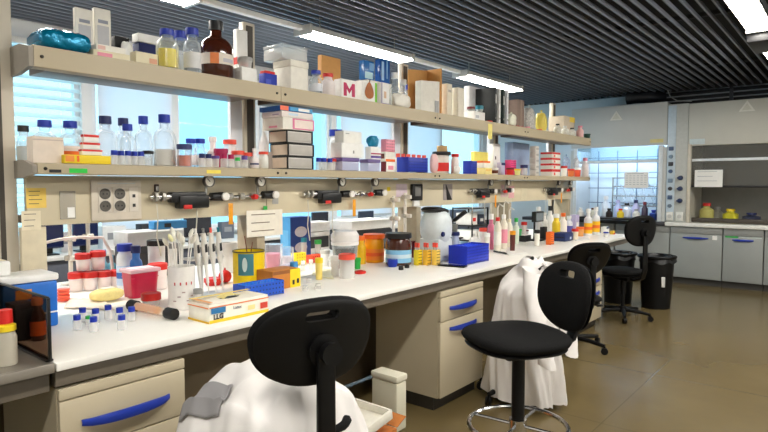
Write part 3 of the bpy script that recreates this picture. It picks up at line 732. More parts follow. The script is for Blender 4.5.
def carton(px0, px1, X, yt, z0, label, ratio=.6, col='white', pn=(), name='carton', cat='box', rz=0., lid=None, group=None, rough=.6, mat=None, bev=.003, lidh=.25, h=None):
    y, L, D = extent(px0, px1, X, z0, ratio)
    h = h or zat(yt, X+D/2, y)-z0
    t = T(name, label, cat, (X, y, z0+EPS), rz, group)
    b = h*(1-lidh) if lid else h
    MB().box(-D/2, D/2, -L/2, L/2, 0, b, bev).build('box_body', mat or K(col, rough), t)
    if lid: MB().box(-D/2-.003, D/2+.003, -L/2-.003, L/2+.003, b+.0005, h, bev).build('lid', lid if not isinstance(lid, (str, tuple)) else K(lid, rough), t)
    panels(t, L, D, b, pn)
    t['top'] = z0+h+.0015
    return t
def top(t):
    v = t['top']; del t['top']; return v
def bagf(px, X, w, yt, z0, label, col='white', depth=.8, cat='bag', name='plastic_bag', seed=0., mat=None, group=None, knot=True, ampl=.13):
    y, r, h = put(px, X, z0, w, yt)
    t = T(name, label, cat, (X, y, z0+EPS), 0, group)
    def f(u, v):
        a = 2*PI*u; p = PI*(v-.5); k = 1+ampl*(math.sin(a*3+seed+v*5)*.6+math.sin(a*5-v*9+seed*2)*.5)
        rr = max(0, math.cos(p))**.55*k if 0 < v < 1 else 0
        return Vector((r*depth*rr*math.cos(a)*.93, r*rr*math.sin(a)*.93, h*(.5+.5*math.copysign(abs(math.sin(p))**.8, math.sin(p)))*(1+.06*math.sin(a*4+seed)*math.cos(p))))
    mb = MB().grid(f, 26, 15, True, False); bmesh.ops.remove_doubles(mb.bm, verts=mb.bm.verts, dist=1e-5)
    m = min(v.co.z for v in mb.bm.verts); mb.xf(Matrix.Translation((0, 0, -m)))
    mb.build('bag_body', mat or K(col, .45), t, 70)
    if knot: MB().lathe([(.1*r, h*.96), (.06*r, h*1.03), (.18*r, h*1.12), (.1*r, h*1.11)], 9).build('twisted_end', mat or K(col, .45), t)
    return t
def vialset(spec, z0, label, group, cap='cap', body=None, w=7, cat='vial', name='vial', hpx=10):
    """small capped vials nothing tells apart: one is built, the rest are copies"""
    first = None
    for px, X in spec:
        y, r, h = put(px, X, z0, w); s = dist(X, y, z0)/F; h = hpx*s
        if first is None:
            t = T(name, label, cat, (X, y, z0+EPS), 0, group)
            MB().lathe([(0, 0), (r*.95, 0), (r, .002), (r, h*.62), (r*.6, h*.7), (r*.6, h*.74), (0, h*.74)], 12).build('vial_body', body or PLC, t)
            MB().lathe([(0, h*.66), (r*.86, h*.66), (r*.86, h), (0, h)], 12).build('cap', K(cap, .4), t)
            first = t
        else: dup(first, (X, y, z0+EPS))
    return first
def rack(px0, px1, X, yt, z0, label, col='blue', ratio=.45, tubes=None, nx=3, ny=8, name='tube_rack', group=None, th=.05):
    """tube rack: ends and perforated decks; tubes are parts only when fixed, else things"""
    y, L, D = extent(px0, px1, X, z0, ratio); h = zat(yt, X+D/2, y)-z0
    t = T(name, label, 'rack', (X, y, z0+EPS), 0, group); m = K(col, .4)
    for a in (-L/2, L/2-.004): MB().box(-D/2, D/2, a, a+.004, 0, h, .001).build('end_plate', m, t)
    for a in (-D/2, D/2-.003):
        o = MB().box(a, a+.003, -L/2+.0045, L/2-.0045, h*.04, h*.98, .001).build('side_plate', m, t)
    dk = MB().box(-D/2+.0035, D/2-.0035, -L/2+.0045, L/2-.0045, h*.86, h*.9).build('deck', m, t)
    mb = MB(); q = min(L/ny, D/nx)*.36
    for i in range(nx):
        for j in range(ny): mb.lathe([(q*.85, h*.9+.0005), (q, h*.9+.0005), (q, h*.9+.003), (q*.85, h*.9+.003), (q*.85, h*.9+.0005)], 8, (-D/2+D*(i+.5)/nx, -L/2+L*(j+.5)/ny, 0))
    mb.build('hole_rims', P(tuple(min(255, v*1.5+20) for v in (C[col] if isinstance(col, str) else col)), .4), dk)
    mb = MB(); mz = max(2, int(h/.02)); my = max(4, int(L/.02))
    for i in range(mz):
        for j in range(my): mb.lathe([(0, 0), (.0045, 0), (.004, .001), (0, .001)], 8, (D/2+.0004, -L/2+L*(j+.5)/my, h*(i+.6)/(mz+.2)), Matrix.Rotation(PI/2, 4, 'Y'))
    mb.build('hole_pattern', P(tuple(int(v*.45) for v in (C[col] if isinstance(col, str) else col)), .5), t)
    return t, y, L, D, h
# ------------------------------------------------------------------ upper shelf, from the near end to the far end
U = SU
XF, XM, XB = -2.72, -2.8, -2.92
# turquoise foil pack with a ridge
y0, y1 = yat(34, -2.78, U), yat(86, -2.78, U)
t = T('foil_pack', 'shiny turquoise foil pack at the near end of the upper shelf', 'pack', (-2.79, (y0+y1)/2, U+EPS)); L = (y1-y0)/2
def fp(u, v):
    a = 2*PI*u; e = abs(v*2-1); k = (1-e**6)**.5 if e < 1 else 0
    px_, pz = .1*math.copysign(abs(math.cos(a))**.55, math.cos(a)), .047*math.copysign(abs(math.sin(a))**.7, math.sin(a))
    return Vector((px_*(.6+.4*k)+.004*wob(a*3, v*9), (v*2-1)*L, .052+pz*k+.004*wob(a*4, v*16)*k))
mb = MB().grid(fp, 30, 30, True, False); m0 = min(v.co.z for v in mb.bm.verts); mb.xf(Matrix.Translation((0, 0, -m0)))
mb.build('foil_body', P((6, 132, 172), .22, .35, var=.1, scale=30, bump=.5), t, 70)
for sgn in (-1, 1): MB().box(-.07, .07, sgn*(L-.004)-.004, sgn*(L-.004)+.004, .035, .065, .002).build('crimped_end', P((10, 110, 150), .3, .4), t)
for a, b, lb in ((75, 93, 'tall white printed carton, left one of the pair above the foil pack'), (94, 111, 'tall white printed carton, right one of the pair behind the flat packs')):
    top(carton(a, b, -2.9, 9, U, lb, .35, 'paper', [('F', .15, .85, .3, .7, (196, 196, 200)), ('F', .2, .8, .74, .8, (150, 154, 168)), ('F', .1, .9, .08, .14, (214, 210, 204))], group='tall white cartons'))
z = top(carton(86, 128, -2.76, 56, U, 'flat cream pack lying right of the turquoise foil pack', .6, 'cream', [('F', .1, .5, .2, .7, 'pink')], h=.035))
carton(90, 124, -2.77, 50, z, 'flat pale pack lying on the cream pack beside the foil pack', .6, 'paper', [('F', .05, .3, .2, .8, (230, 190, 180))], h=.03); 
top(carton(112, 129, -2.93, 37, U, 'black box behind the flat packs on the upper shelf', .6, 'black'))
z = top(carton(134, 158, -2.93, 44, U, 'navy blue box with a white package on top', .6, 'navy'))
top(carton(133, 160, -2.92, 35, z, 'white package resting on the navy blue box', .5, 'white'))
top(carton(131, 157, -2.74, 53, U, 'low cream carton in front of the navy box', .5, 'cream', [('F', .6, .95, .2, .6, (226, 170, 140))]))
bagf(127, -2.87, 13, 42, U, 'crumpled white glove lying before the black box', 'white', .5, 'glove', 'glove', 1., knot=False)
bottle(167.5, XF, 22, 30, U, 'bottle of bright yellow liquid with blue cap on the upper shelf', 'blue', (250, 222, 10), .95, None, name='lab_bottle', nk=.5, neckh=.16)
bottle(181, -2.87, 17, 32, U, 'clear glass bottle with blue cap right of the yellow bottle', 'blue', name='lab_bottle', lab=(228, 236, 242), nk=.6)
bottle(192.5, XF, 17, 29, U, 'clear glass bottle with blue cap left of the large amber bottle', 'blue', name='lab_bottle', lab=(226, 226, 226), nk=.6)
AMB = P((70, 30, 16), .1, var=.05, coat=.4)
t = bottle(216.5, XM, 33, 22, U, 'large amber reagent bottle with black cap and orange white label', 'black', None, .5, (236, 226, 214), AMB, nk=.34, neckh=.2, print_=None)
for ch in t.children:
    if ch.name.startswith('label'):
        mb = MB()
        zz = [v.co.z for v in ch.data.vertices]; rr = max(v.co.x for v in ch.data.vertices); z0_, z1_ = min(zz), max(zz)
        for v in ch.data.vertices: v.co.z = z0_+(z1_-z0_)*(.45+.55*(v.co.z-z0_)/(z1_-z0_))
        z0_ = z0_+(z1_-z0_)*.45
        q = mb.grid(lambda u, v: Vector(((rr+.001)*math.cos(-.95+.5*u), (rr+.001)*math.sin(-.95+.5*u), z0_+(z1_-z0_)*v)), 8, 2); mb.build('orange_stripe', P((240, 140, 80), .6), ch, 0)
        mb = MB().grid(lambda u, v: Vector(((rr+.001)*math.cos(-.2+.8*u), (rr+.001)*math.sin(-.2+.8*u), z0_+(z1_-z0_)*(.2+.35*v))), 8, 2); mb.build('print', P((200, 196, 204), .6), ch, 0)
top(carton(234, 248, -2.93, 30, U, 'white carton with a red stripe behind the small white box', .5, 'white', [('F', 0, 1, .4, .52, 'red'), ('E', 0, 1, .4, .52, 'red')]))
z = top(carton(234, 257, XF, 68, U, 'small white box right of the amber bottle', .7, 'white', [('E', .2, .8, .2, .7, (220, 216, 210))]))
tub(245, XF, 15, 58, z, 'short grey lidded tub on the small white box', 'grey', cat='tub', lidh=.3)
z = top(carton(259, 277, XF, 74, U, 'small royal blue box under a red lid, upper shelf', .6, 'blue', [('F', .1, .5, .1, .5, (60, 80, 190))]))
MBt = carton(260, 275, -2.735, 70, z, 'thin red box on the small royal blue box', .6, 'red', h=.018); del MBt['top']
z = top(carton(274, 308, -2.79, 61, U, 'white foam box under the clear plastic tray', 1.1, 'paper', lid=(240, 236, 224), lidh=.22))
t = carton(264, 307, -2.82, 46, z, 'clear plastic tray with lid on the white foam box', .85, mat=PLC, name='plastic_tray', cat='tray', lid=CLEAR((240, 240, 238), .3, .15, .4)); top(t)
bottle(316, XF, 13, 71, U, 'clear bottle with blue cap right of the white foam box', 'blue', nk=.6, lab=(225, 228, 236))
bottle(328, -2.73, 14, 74, U, 'white squeeze bottle with red cap beside the letter M card', 'red', body=P((238, 228, 226), .4), nk=.6)
t = carton(318, 341, -2.95, 57, U, 'upright kraft cardboard sheet behind the red capped bottle', .2, 'kraft', name='cardboard_folder', cat='folder'); top(t)
# the letter card, picture box, green and lavender box
t = carton(334, 357, -2.72, 80, U, 'white box with a large magenta letter M', .45, 'white'); tp = top(t)
y, L, D = extent(334, 357, -2.72, U, .45)
zc = zat(82.5, -2.72+D/2, y)-U-.006; w_ = L*.36
MB().prism([(-w_, .012), (-w_*.45, .012), (-w_*.45, zc*.6), (0, zc*.3), (w_*.45, zc*.6), (w_*.45, .012), (w_, .012), (w_, zc), (w_*.55, zc), (0, zc*.6), (-w_*.55, zc), (-w_, zc)], 'x', D/2+.0006, D/2+.0014).build('letter_m', P((186, 14, 84), .5), t, 0)
carton(357, 377, -2.72, 82, U, 'white box with a brown pear shaped picture and bright green side', .35, 'white', [('F', .86, 1, 0, 1, (120, 200, 40))]); t = bpy.context.scene.objects[-1] if False else None
y, L, D = extent(357, 377, -2.72, U, .35)
tt = T('picture_card', 'brown pear shaped picture stuck on the green sided box', 'picture', (-2.72+D/2+.0025, y-.01, U+.02))
MB().pad(lambda a: ((.045+.018*-math.sin(a))*math.cos(a), .058*math.sin(a)), .004, Matrix.Translation((.002, 0, .06)) @ Matrix.Rotation(PI/2, 4, 'Z')).build('pear_shape', P((176, 104, 54), .6, var=.2, scale=20), tt, 60)
MB().rod((.002, 0, .115), (.002, .006, .135), .004, seg=6).build('stalk', P((70, 44, 30), .6), tt)
carton(377, 389, -2.73, 83, U, 'white box with lavender edges right of the green sided box', .5, 'white', [('F', 0, .08, 0, 1, 'purple'), ('F', .08, 1, 0, .07, 'purple'), ('F', .3, .6, .3, .6, (222, 190, 160))])
y, L, D = extent(357, 389, -2.9, U, .5)
z = top(carton(356, 392, -2.92, 82, U, 'plain white carton behind the picture boxes', .4, 'paper'))
t = carton(359, 374, -2.9, 61, z, 'blue plastic pack with a pale label, left of two on the carton', .5, (44, 110, 180), [('F', .05, .85, .05, .4, (190, 226, 236)), ('F', .5, 1, .5, .9, (120, 170, 220))], rough=.25); top(t)
t = carton(375, 390, -2.9, 60, z, 'blue shiny plastic pack, right of two on the carton', .5, (30, 86, 160), [('F', .1, .35, .1, .9, (150, 190, 226)), ('F', .6, .75, .2, 1, (120, 170, 216))], rough=.2); top(t)
bottle(394.5, -2.83, 10, 73, U, 'tall clear bottle with white cap behind the crumpled white bag', 'white', nk=.55, neckh=.3)
bottle(403, -2.86, 10, 80, U, 'narrow clear bottle with pale cap behind the crumpled white bag', 'lgrey', nk=.55, neckh=.3)
bottle(408, -2.95, 8, 85, U, 'clear bottle with blue cap left of the kraft file holder', 'blue', nk=.6)
bagf(401, XF, 30, 94, U, 'crumpled white paper bag in front of clear bottles', 'paper', .35, seed=2.)
# kraft magazine holder
y, L, D = extent(409, 443, -2.83, U, .5)
h = zat(66, -2.76, y)-U
t = T('magazine_file', 'kraft brown file holder with white front on the upper shelf', 'file holder', (-2.84, y, U+EPS))
MB().prism([(-L/2, 0), (L/2, 0), (L/2, h), (-L/2, h*.92)], 'x', -D/2, -D/2+.006).build('back_board', K('kraft', .7), t)
MB().box(-D/2+.0065, D/2, L/2-.02, L/2, 0, h, .001).build('side_board', K('kraft', .7), t)
MB().box(-D/2+.0065, D/2, -L/2, L/2-.021, 0, .004).build('bottom_board', K('kraft', .7), t)
MB().prism([(-L/2+.004, .0045), (L/2-.022, .0045), (L/2-.022, h*.72), (-L/2+.004, h*.66)], 'x', D/2-.07, D/2-.01).build('white_papers', K('paper', .7), t)
MB().box(D/2-.009, D/2-.004, L*.18, L*.36, .01, h*.3).build('printed_strip', P((176, 176, 176), .6), t)
top(carton(441, 452, -2.8, 84, U, 'tall cream box beside the kraft file holder', .8, (238, 228, 208), [('F', .2, .8, .75, .82, (190, 180, 170))]))
top(carton(452, 464, -2.76, 88, U, 'cream white box, second right of the kraft file holder', .6, (240, 232, 216)))
z = top(carton(464, 485, -2.79, 112, U, 'low white box below the maroon and teal lids', .6, 'white', [('F', .1, .4, .3, .6, (190, 190, 196))]))
tub(471, -2.74, 8, 107, z, 'small tub with maroon lid on the low white box', 'maroon', lidh=.6)
tub(479.5, -2.74, 8, 106, z, 'small tub with teal lid on the low white box', 'teal', lidh=.6)
top(carton(464, 480, -2.955, 87, U, 'grey white storage box behind the maroon and teal tubs', .3, (214, 214, 216)))
for px, cl, lb in ((487.5, (32, 36, 38), 'thin black binder, first of the two dark binders'), (491.5, (232, 232, 230), 'white binder between the two black binders'), (495.5, (24, 44, 40), 'black green binder, second of the two dark binders'), (499.5, (226, 228, 232), 'white binder right of the dark binders')):
    y, r, h = put(px, -2.8, U, 3.2, 88+(px-487)*.25)
    t = T('ring_binder', lb, 'binder', (-2.81, y, U+EPS), 0, 'binders on the upper shelf')
    MB().box(-.12, .1, -r*1.1, r*1.1, 0, h, .003).build('cover', K(cl, .5), t)
    MB().box(.1006, .1016, -r*.7, r*.7, h*.55, h*.8).build('spine_label', K('lgrey'), t, 0)
    MB().rod((.099, 0, h*.15), (.103, 0, h*.15), r*.6, seg=10).build('finger_ring', STEEL, t)
tub(489, -2.68, 7, 121, U, 'small red pot in front of the dark binders', 'red', K('maroon'))
bottle(504, -2.85, 6, 108, U, 'white bottle with dark red cap right of the binders', 'maroon', body=P((236, 222, 220), .4), nk=.5)
bagf(511, -2.75, 14, 114, U, 'white plastic bag with green print in front of the brown carton', (226, 226, 206), .7, seed=3.)
top(carton(506, 524, -2.9, 100, U, 'brown cardboard carton standing on the far upper shelf', .9, (138, 116, 104), [('F', .46, .54, 0, 1, (170, 150, 130))]))
for k, (px, w, yt, cl, lb) in enumerate(((503, 8, 124, 'maroon', 'low dark red box, first of the row on the far shelf edge'), (511, 8, 125, (150, 30, 40), 'low red box, second of the row on the far shelf edge'), (519, 8, 126, (186, 60, 60), 'low brick red box, third of the row on the far shelf edge'))):
    t = carton(px-w/2, px+w/2, -2.68, yt, U, lb, .35, cl, [('F', .2, .7, .3, .7, 'lgrey')]); top(t)
bagf(529, -2.86, 16, 108, U, 'black and white mottled plastic bag on the far upper shelf', (240, 238, 232), .7, seed=4., mat=P((186, 184, 178), .4, var=.45, scale=55))
bagf(541, -2.84, 14, 113, U, 'yellow plastic bag on the far upper shelf', (228, 206, 92), .8, seed=5.)
top(carton(549, 574, -2.88, 117, U, 'flat brown lidded carton with yellow top on the far shelf', .6, (206, 190, 168), [('T', 0, 1, 0, 1, (232, 206, 80)), ('F', .5, 1, .75, 1, (236, 206, 70))]))
for k, px in enumerate((527, 533, 539, 545, 551)):
    tub(px, -2.70, 6.5, 127+k*1.2, U, ['white pot with pink lid, first of five pots at the far shelf edge', 'white pot with pale lid, second of the far shelf edge pots', 'white pot with coral lid, middle of the far shelf edge pots', 'white pot with cream lid, fourth of the far shelf edge pots', 'white pot with grey lid, last of the far shelf edge pots'][k], ['pink', 'lgrey', 'coral', 'cream', 'grey'][k], P((232, 222, 214), .5), group='pots on the far shelf edge')
for k, px in enumerate((557.5, 565, 572)):
    bottle(px, -2.71, 7.5, 124+k*2, U, ['white mottled flask near the far shelf end, left of three', 'white mottled flask near the far shelf end, middle of three', 'white mottled flask near the far shelf end, right of three'][k], ['black', 'lgrey', 'char'][k], body=P((222, 214, 204), .4, var=.25, scale=60), nk=.4)
bottle(580, -2.7, 7, 126, U, 'pink bottle near the very end of the upper shelf', 'pink', body=P((238, 190, 188), .4), nk=.5)
tub(587, -2.69, 7, 134, U, 'dark green pot at the very end of the upper shelf', 'dgreen', K('dgreen'))
# notes and stickers on the shelf fronts
flat('sticky_note', 'yellow sticky note hanging from the upper shelf front', 'note', on_panel(487.5, 491.5, 124, 139, -2.648), -2.6485, P((238, 224, 130), .7))
flat('shelf_label', 'green label on the front of the lower shelf', 'label', on_panel(70, 88, 168.5, 173, -2.649), -2.6495, P((40, 200, 70), .5), marks=1)
flat('shelf_label', 'yellow tape strip on the front of the lower shelf', 'label', on_panel(207, 221, 170, 173.5, -2.649), -2.6495, P((240, 220, 90), .5))
flat('shelf_label', 'black label strip below the white carton on the lower shelf front', 'label', on_panel(50, 62, 169.5, 172.5, -2.649), -2.6495, P((30, 30, 32), .5))
# ------------------------------------------------------------------ lower shelf, from the near end to the far end
Lz = SL
y, L, D = extent(30, 62, -2.74, Lz, .55)
h = zat(137, -2.7, y)-Lz
t = T('open_carton', 'open cream cardboard carton at the near end of the lower shelf', 'box', (-2.745, y, Lz+EPS)); m = K((232, 218, 204), .7)
for n_, b in (('front_wall', (D/2-.004, D/2, -L/2, L/2, .0, h)), ('rear_wall', (-D/2, -D/2+.004, -L/2, L/2, 0, h)), ('end_wall', (-D/2+.0045, D/2-.0045, -L/2, -L/2+.004, 0, h)), ('end_wall', (-D/2+.0045, D/2-.0045, L/2-.004, L/2, 0, h)), ('bottom', (-D/2+.0045, D/2-.0045, -L/2+.0045, L/2-.0045, 0, .004))): MB().box(*b).build(n_, m, t)
MB().box(D/2+.0006, D/2+.0016, -L/2, L/2, h*.86, h*.9).build('printed_line', K((200, 184, 176)), t, 0)
bottle(24, -2.96, 13, 126, Lz, 'clear bottle with black cap behind the cream carton', 'black', lab=(190, 200, 206), nk=.62)
bottle(45.5, -2.92, 24, 120.5, Lz, 'clear bottle with blue cap behind the cream carton', 'blue', nk=.42)
z = top(carton(62, 109, -2.71, 155.5, Lz, 'low yellow carton under the bottles on the lower shelf', .3, 'yellow', [('F', .02, .2, .2, .9, (240, 150, 60)), ('F', .25, .3, .2, .9, 'orange')]))
bottle(71, -2.87, 20, 121.5, Lz, 'clear bottle with blue cap and orange sticker behind the yellow carton', 'blue', nk=.5, lab=(240, 226, 224), print_='orange')
for k, (a, b, yt, lb) in enumerate(((80, 101, 150, 'white packet with red print lying on the yellow carton, lowest of three'), (81, 99, 143, 'white packet with red print, middle of three on the yellow carton'), (82, 98, 135, 'white packet with red print, topmost of three on the yellow carton'))):
    t = carton(a, b, -2.715, yt, z, lb, .4, 'white', [('F', 0, 1, .68, 1, 'red'), ('E', 0, 1, .7, 1, 'red')], name='packet', cat='packet', group='packets on the yellow carton'); z = top(t)
bottle(106, -2.9, 22, 116.5, Lz, 'clear bottle with dark navy cap behind the red packets', 'navy', nk=.42, print_=None)
tub(104.5, -2.66-.05, 12, 147, Lz+.0+.062 if False else Lz, 'clear jar with grey blue lid right of the red packets', (110, 126, 150)) if False else None
bottle(124, -2.96, 14, 118.5, Lz, 'clear bottle with navy cap, behind the shorter blue capped bottle', 'navy', nk=.55)
bottle(128, -2.79, 15, 124.5, Lz, 'shorter clear bottle with blue cap among the tall bottles', 'blue', nk=.5)
bottle(144, -2.88, 17, 116.5, Lz, 'large clear bottle with blue cap and red print, second from the largest bottle', 'blue', nk=.42, lab=None, liq=(226, 230, 236), lf=.35)
bottle(165, -2.83, 22, 115, Lz, 'largest clear bottle with blue cap on the lower shelf', 'blue', nk=.4, liq=(232, 224, 214), lf=.65)
vialset([(114, -2.68), (121, -2.7), (128, -2.685), (134.5, -2.7), (141, -2.685), (117.5, -2.74), (131, -2.745)], Lz, 'small vial with blue cap in front of the tall clear bottles', 'small vials before the clear bottles', 'blue', w=7, hpx=14)
tub(148, -2.69, 11, 151, Lz, 'short jar with black lid in front of the large bottles', 'black', GL, lidh=.18)
tub(184.5, -2.73, 15, 144.5, Lz, 'glass jar of orange brown powder with dark blue lid', (50, 60, 110), GL, fill=(196, 84, 30), lidh=.2, taper=1., over=1.02)
bottle(191, -2.9, 12, 139, Lz, 'blue capped bottle behind the orange brown jar, left of two', 'blue', nk=.62, lab=(236, 236, 240))
bottle(200.5, -2.9, 12, 139, Lz, 'blue capped bottle right of the orange brown jar, right of two', 'blue', nk=.62, lab=(236, 232, 236))
vialset([(202, -2.68), (208.5, -2.69)], Lz, 'white vial with dark blue cap left of the magenta jars', 'white vials with blue caps', 'navy', w=7, hpx=13)
bottle(213, -2.84, 12, 137, Lz, 'white bottle with slanted spout behind the magenta jar', 'white', body=P((240, 234, 232), .4), nk=.5, neckh=.35)
tub(221, -2.75, 14, 149, Lz, 'magenta jar in the middle of the shelf clutter', 'magenta', K('magenta'), fill=None)
bottle(230, -2.86, 13, 140, Lz, 'white jar with coral red lid behind the magenta jar', 'coral', body=PLC, nk=.8, neckh=.1)
tub(215.5, -2.685, 8, 156, Lz, 'clear pot with purple lid in front of the magenta jar', 'purple')
vialset([(224, -2.68), (231, -2.683)], Lz, 'clear vial with magenta cap in front of the magenta jar', 'vials with magenta caps', 'magenta', w=7, hpx=13)
tub(238, -2.75, 13, 151, Lz, 'tub with coral lid, left of the pair by the upright', 'coral')
tub(248, -2.73, 11, 153, Lz, 'tub with coral lid, right of the pair by the upright', 'coral')
vialset([(237.5, -2.675)], Lz, 'tiny vial with dark green cap before the coral lids', None, 'green', w=6, hpx=10)
vialset([(244.5, -2.675)], Lz, 'tiny vial with purple cap before the coral lids', None, 'purple', w=7, hpx=12)
bottle(254.5, -2.69, 8.5, 148.5, Lz, 'white dropper bottle with pointed white tip', 'white', body=P((238, 230, 228), .4), nk=.42, lab=(230, 220, 220), print_='navy', neckh=.35)
bottle(263.5, -2.71, 9.5, 152, Lz, 'small bottle with red cap left of the drawer stack', 'coral', body=P((226, 226, 220), .4), nk=.8, neckh=.1)
# white conical bottle
y, r, h = put(264, -2.9, Lz, 10, 131)
t = T('squeeze_bottle', 'white bottle with a pointed cone top left of the drawer stack', 'bottle', (-2.9, y, Lz+EPS))
MB().lathe([(0, 0), (r, 0), (r, h*.68), (r*.95, h*.72), (0, h*.72)], 18).build('bottle_body', P((240, 238, 240), .4), t)
MB().lathe([(0, h*.721), (r*.8, h*.721), (r*.2, h), (0, h)], 16).build('cone_tip', P((244, 242, 244), .4), t)
top(carton(264, 272.5, -2.71, 152, Lz, 'grey brown folded card leaning before the drawer stack', .3, (150, 136, 126)))
# stack of three drawer boxes with black frames
y, L, D = extent(270, 313.5, -2.79, Lz, .8); h = (zat(131, -2.79+D/2, y)-Lz)/3-.0008; z = Lz
for k, lb in enumerate(('lowest grey drawer box of the black framed stack', 'middle grey drawer box of the black framed stack', 'topmost grey drawer box of the black framed stack')):
    t = T('drawer_box', lb, 'drawer box', (-2.79, y+(.0, .006, -.004)[k], z+EPS), 0, 'black framed drawer boxes')
    m = K('black', .4)
    for a in (0, h-.005): MB().box(-D/2, D/2, -L/2, L/2, a, a+.005, .001).build('frame_plate', m, t)
    for a in (-L/2, L/2-.006): MB().box(-D/2, D/2-.0, a, a+.006, .0055, h-.0055).build('frame_side', m, t)
    d = MB().box(-D/2+.02, D/2-.006, -L/2+.008, L/2-.008, .006, h-.007, .002).build('drawer', P((206, 202, 196), .45), t)
    MB().box(D/2-.0055, D/2-.003, -L/2+.016, L/2-.016, .014, h-.014, .001).build('drawer_label', P((188, 184, 178), .6), d)
    MB().box(-D/2+.006, D/2-.01, -L/2-.0016, -L/2-.0006, .008, h-.008).build('side_card', P((196, 178, 160), .7), t)
    z += h+.0012
z = top(carton(263, 314, -2.79, 118.5, z+.0, 'white carton with pink print on the drawer stack', .75, 'paper', [('F', .3, 1, .05, .95, (230, 130, 170)), ('F', .36, .95, .15, .85, (240, 222, 214)), ('E', .1, .9, .1, .9, 'paper'), ('E', .35, .75, .15, .3, 'pink')]))
z = top(carton(262, 313, -2.79, 112.5, z, 'white carton between the blue and pink cartons', .75, (236, 228, 224), [('E', .55, .85, .3, .5, (190, 170, 190)), ('F', .2, .5, .3, .7, (200, 220, 236))]))
top(carton(260, 312, -2.79, 107.5, z, 'blue and white carton topmost on the drawer stack', .75, (38, 96, 176), [('F', 0, .25, 0, 1, (236, 120, 90)), ('F', .3, 1, .1, .9, (80, 160, 210)), ('F', .55, .9, .2, .8, 'white')]))
bottle(336, -2.9, 13, 130, Lz, 'white bottle with blue cap right of the drawer stack', 'blue', body=P((234, 238, 242), .4), nk=.8, neckh=.12)
tub(329.5, -2.74, 14, 159, Lz, 'tub with red lid right of the drawer stack', 'red')
vialset([(318.5, -2.69), (324, -2.68), (330, -2.69), (321.5, -2.73)], Lz, 'small clear tube with blue cap right of the drawer stack', 'small tubes right of the drawer stack', 'blue', w=6, hpx=12)
PURL = CLEAR((214, 208, 226), .4, .2, .4)
t = carton(332, 359, -2.72, 158, Lz, 'clear container with purple lid under the white boxes, left one', .6, mat=PURL, lid=(110, 92, 150), name='plastic_container', cat='container', lidh=.3); z = top(t)
t = carton(360, 380, -2.72, 159.5, Lz, 'clear container with purple lid beside the pink cartons, right one', .6, mat=PURL, lid=(120, 104, 156), name='plastic_container', cat='container', lidh=.3); z2 = top(t)
z = top(carton(330, 366, -2.79, 143, z, 'wide white carton on the purple lidded container', .6, 'white', [('F', .5, .56, .3, .5, 'grey')]) if False else carton(331, 364, -2.73, 143.5, z, 'wide white carton on the purple lidded container', .45, 'white', [('F', .5, .56, .3, .5, 'grey')]))
top(carton(335, 362, -2.74, 131.5, z, 'white carton on top of the wide white carton', .45, (246, 242, 236), [('F', .1, .3, .75, .8, 'grey')]))
z = top(carton(365, 381, -2.73, 147, z2, 'white box with magenta stripe on the right purple lidded container', .5, 'white', [('F', 0, 1, .1, .28, 'purple'), ('F', 0, 1, .4, .5, 'magenta')]))
bagf(373, -2.75, 15, 136, z, 'teal plastic film bundle on the magenta striped box', (20, 130, 170), .6, seed=6., knot=False, ampl=.25)
z = top(carton(381, 395, -2.73, 162, Lz, 'white box with dark maroon end, lower shelf middle', .5, 'white', [('E', 0, 1, 0, 1, 'maroon'), ('F', .2, .8, .2, .6, 'pink')]))
z = top(carton(380, 395, -2.74, 152, z, 'white box with brown dots below the pink rack', .5, 'paper', [('F', 0, 1, .0, .25, 'orange'), ('E', .2, .8, .3, .8, 'brown')]))
t, _, _, _, _ = rack(381, 395, -2.75, 139.5, z, 'pink tube rack on the dotted white box', 'pink', .5, nx=2, ny=4)
# tall tubes with orange caps and blue rack
rk, y, L, D, h = rack(397, 428, -2.72, 157.5, Lz, 'blue tube rack on the lower shelf beside the uprights', 'blue', .45, nx=3, ny=6)
f = None
for k in range(6):
    loc = (-2.84, yat(398+k*5.2, -2.84, Lz), Lz+EPS); s = dist(loc[0], loc[1], Lz)/F
    if not f:
        f = T('centrifuge_tube', 'clear tall tube with orange cap standing behind the blue rack', 'tube', loc, 0, 'tall tubes behind the blue rack')
        MB().lathe([(0, 0), (.012, .02), (.0145, .03), (.0145, .128), (0, .128)], 14).build('tube_body', PLC, f)
        MB().lathe([(0, .12), (.017, .12), (.017, .15), (0, .15)], 14).build('cap', K('coral'), f)
    else: dup(f, loc)
# cone shaped pink-white bag, black lidded jar with red label
bagf(434, -2.71, 13, 154, Lz, 'pale pink cone shaped bag right of the blue rack', (232, 190, 190), .5, seed=7., knot=False, ampl=.05)
t = bottle(441.5, -2.85, 15, 152, Lz, 'white canister with black lid and red label', 'black', body=P((222, 214, 208), .5), nk=.98, neckh=.05, lab='red')
zc = zat(152, -2.85, yat(441.5, -2.85, Lz))
t = T('cork_ring', 'cork coloured roll standing on the black lidded canister', 'cork', (-2.85, yat(442, -2.85, Lz), zc+.003))
MB().lathe([(.0, 0), (.045, 0), (.048, .01), (.046, .05), (.02, .052), (.018, .02), (0, .02)], 18).build('cork_body', P((206, 170, 120), .8, bump=.3, scale=90), t)
MB().rod((0, 0, .021), (0, 0, .056), .012, seg=10).build('inner_plug', K('black'), t)
bottle(455, -2.77, 8, 154, Lz, 'white bottle with red cap right of the canister', 'red', body=P((234, 226, 224), .4), nk=.75, neckh=.12)
bagf(457, -2.7, 10, 166, Lz, 'crumpled white wipes left of the second blue rack', 'white', .6, 'wipes', 'tissue', 8., knot=False)
rack(463, 477, -2.74, 161, Lz, 'second blue tube rack with white caps on its end', 'blue', .9, nx=3, ny=3)
z = top(carton(478, 492, -2.75, 168, Lz, 'yellow cream carton right of the second blue rack', .6, (240, 222, 150), [('F', .1, .9, .5, .8, (236, 200, 110))]))
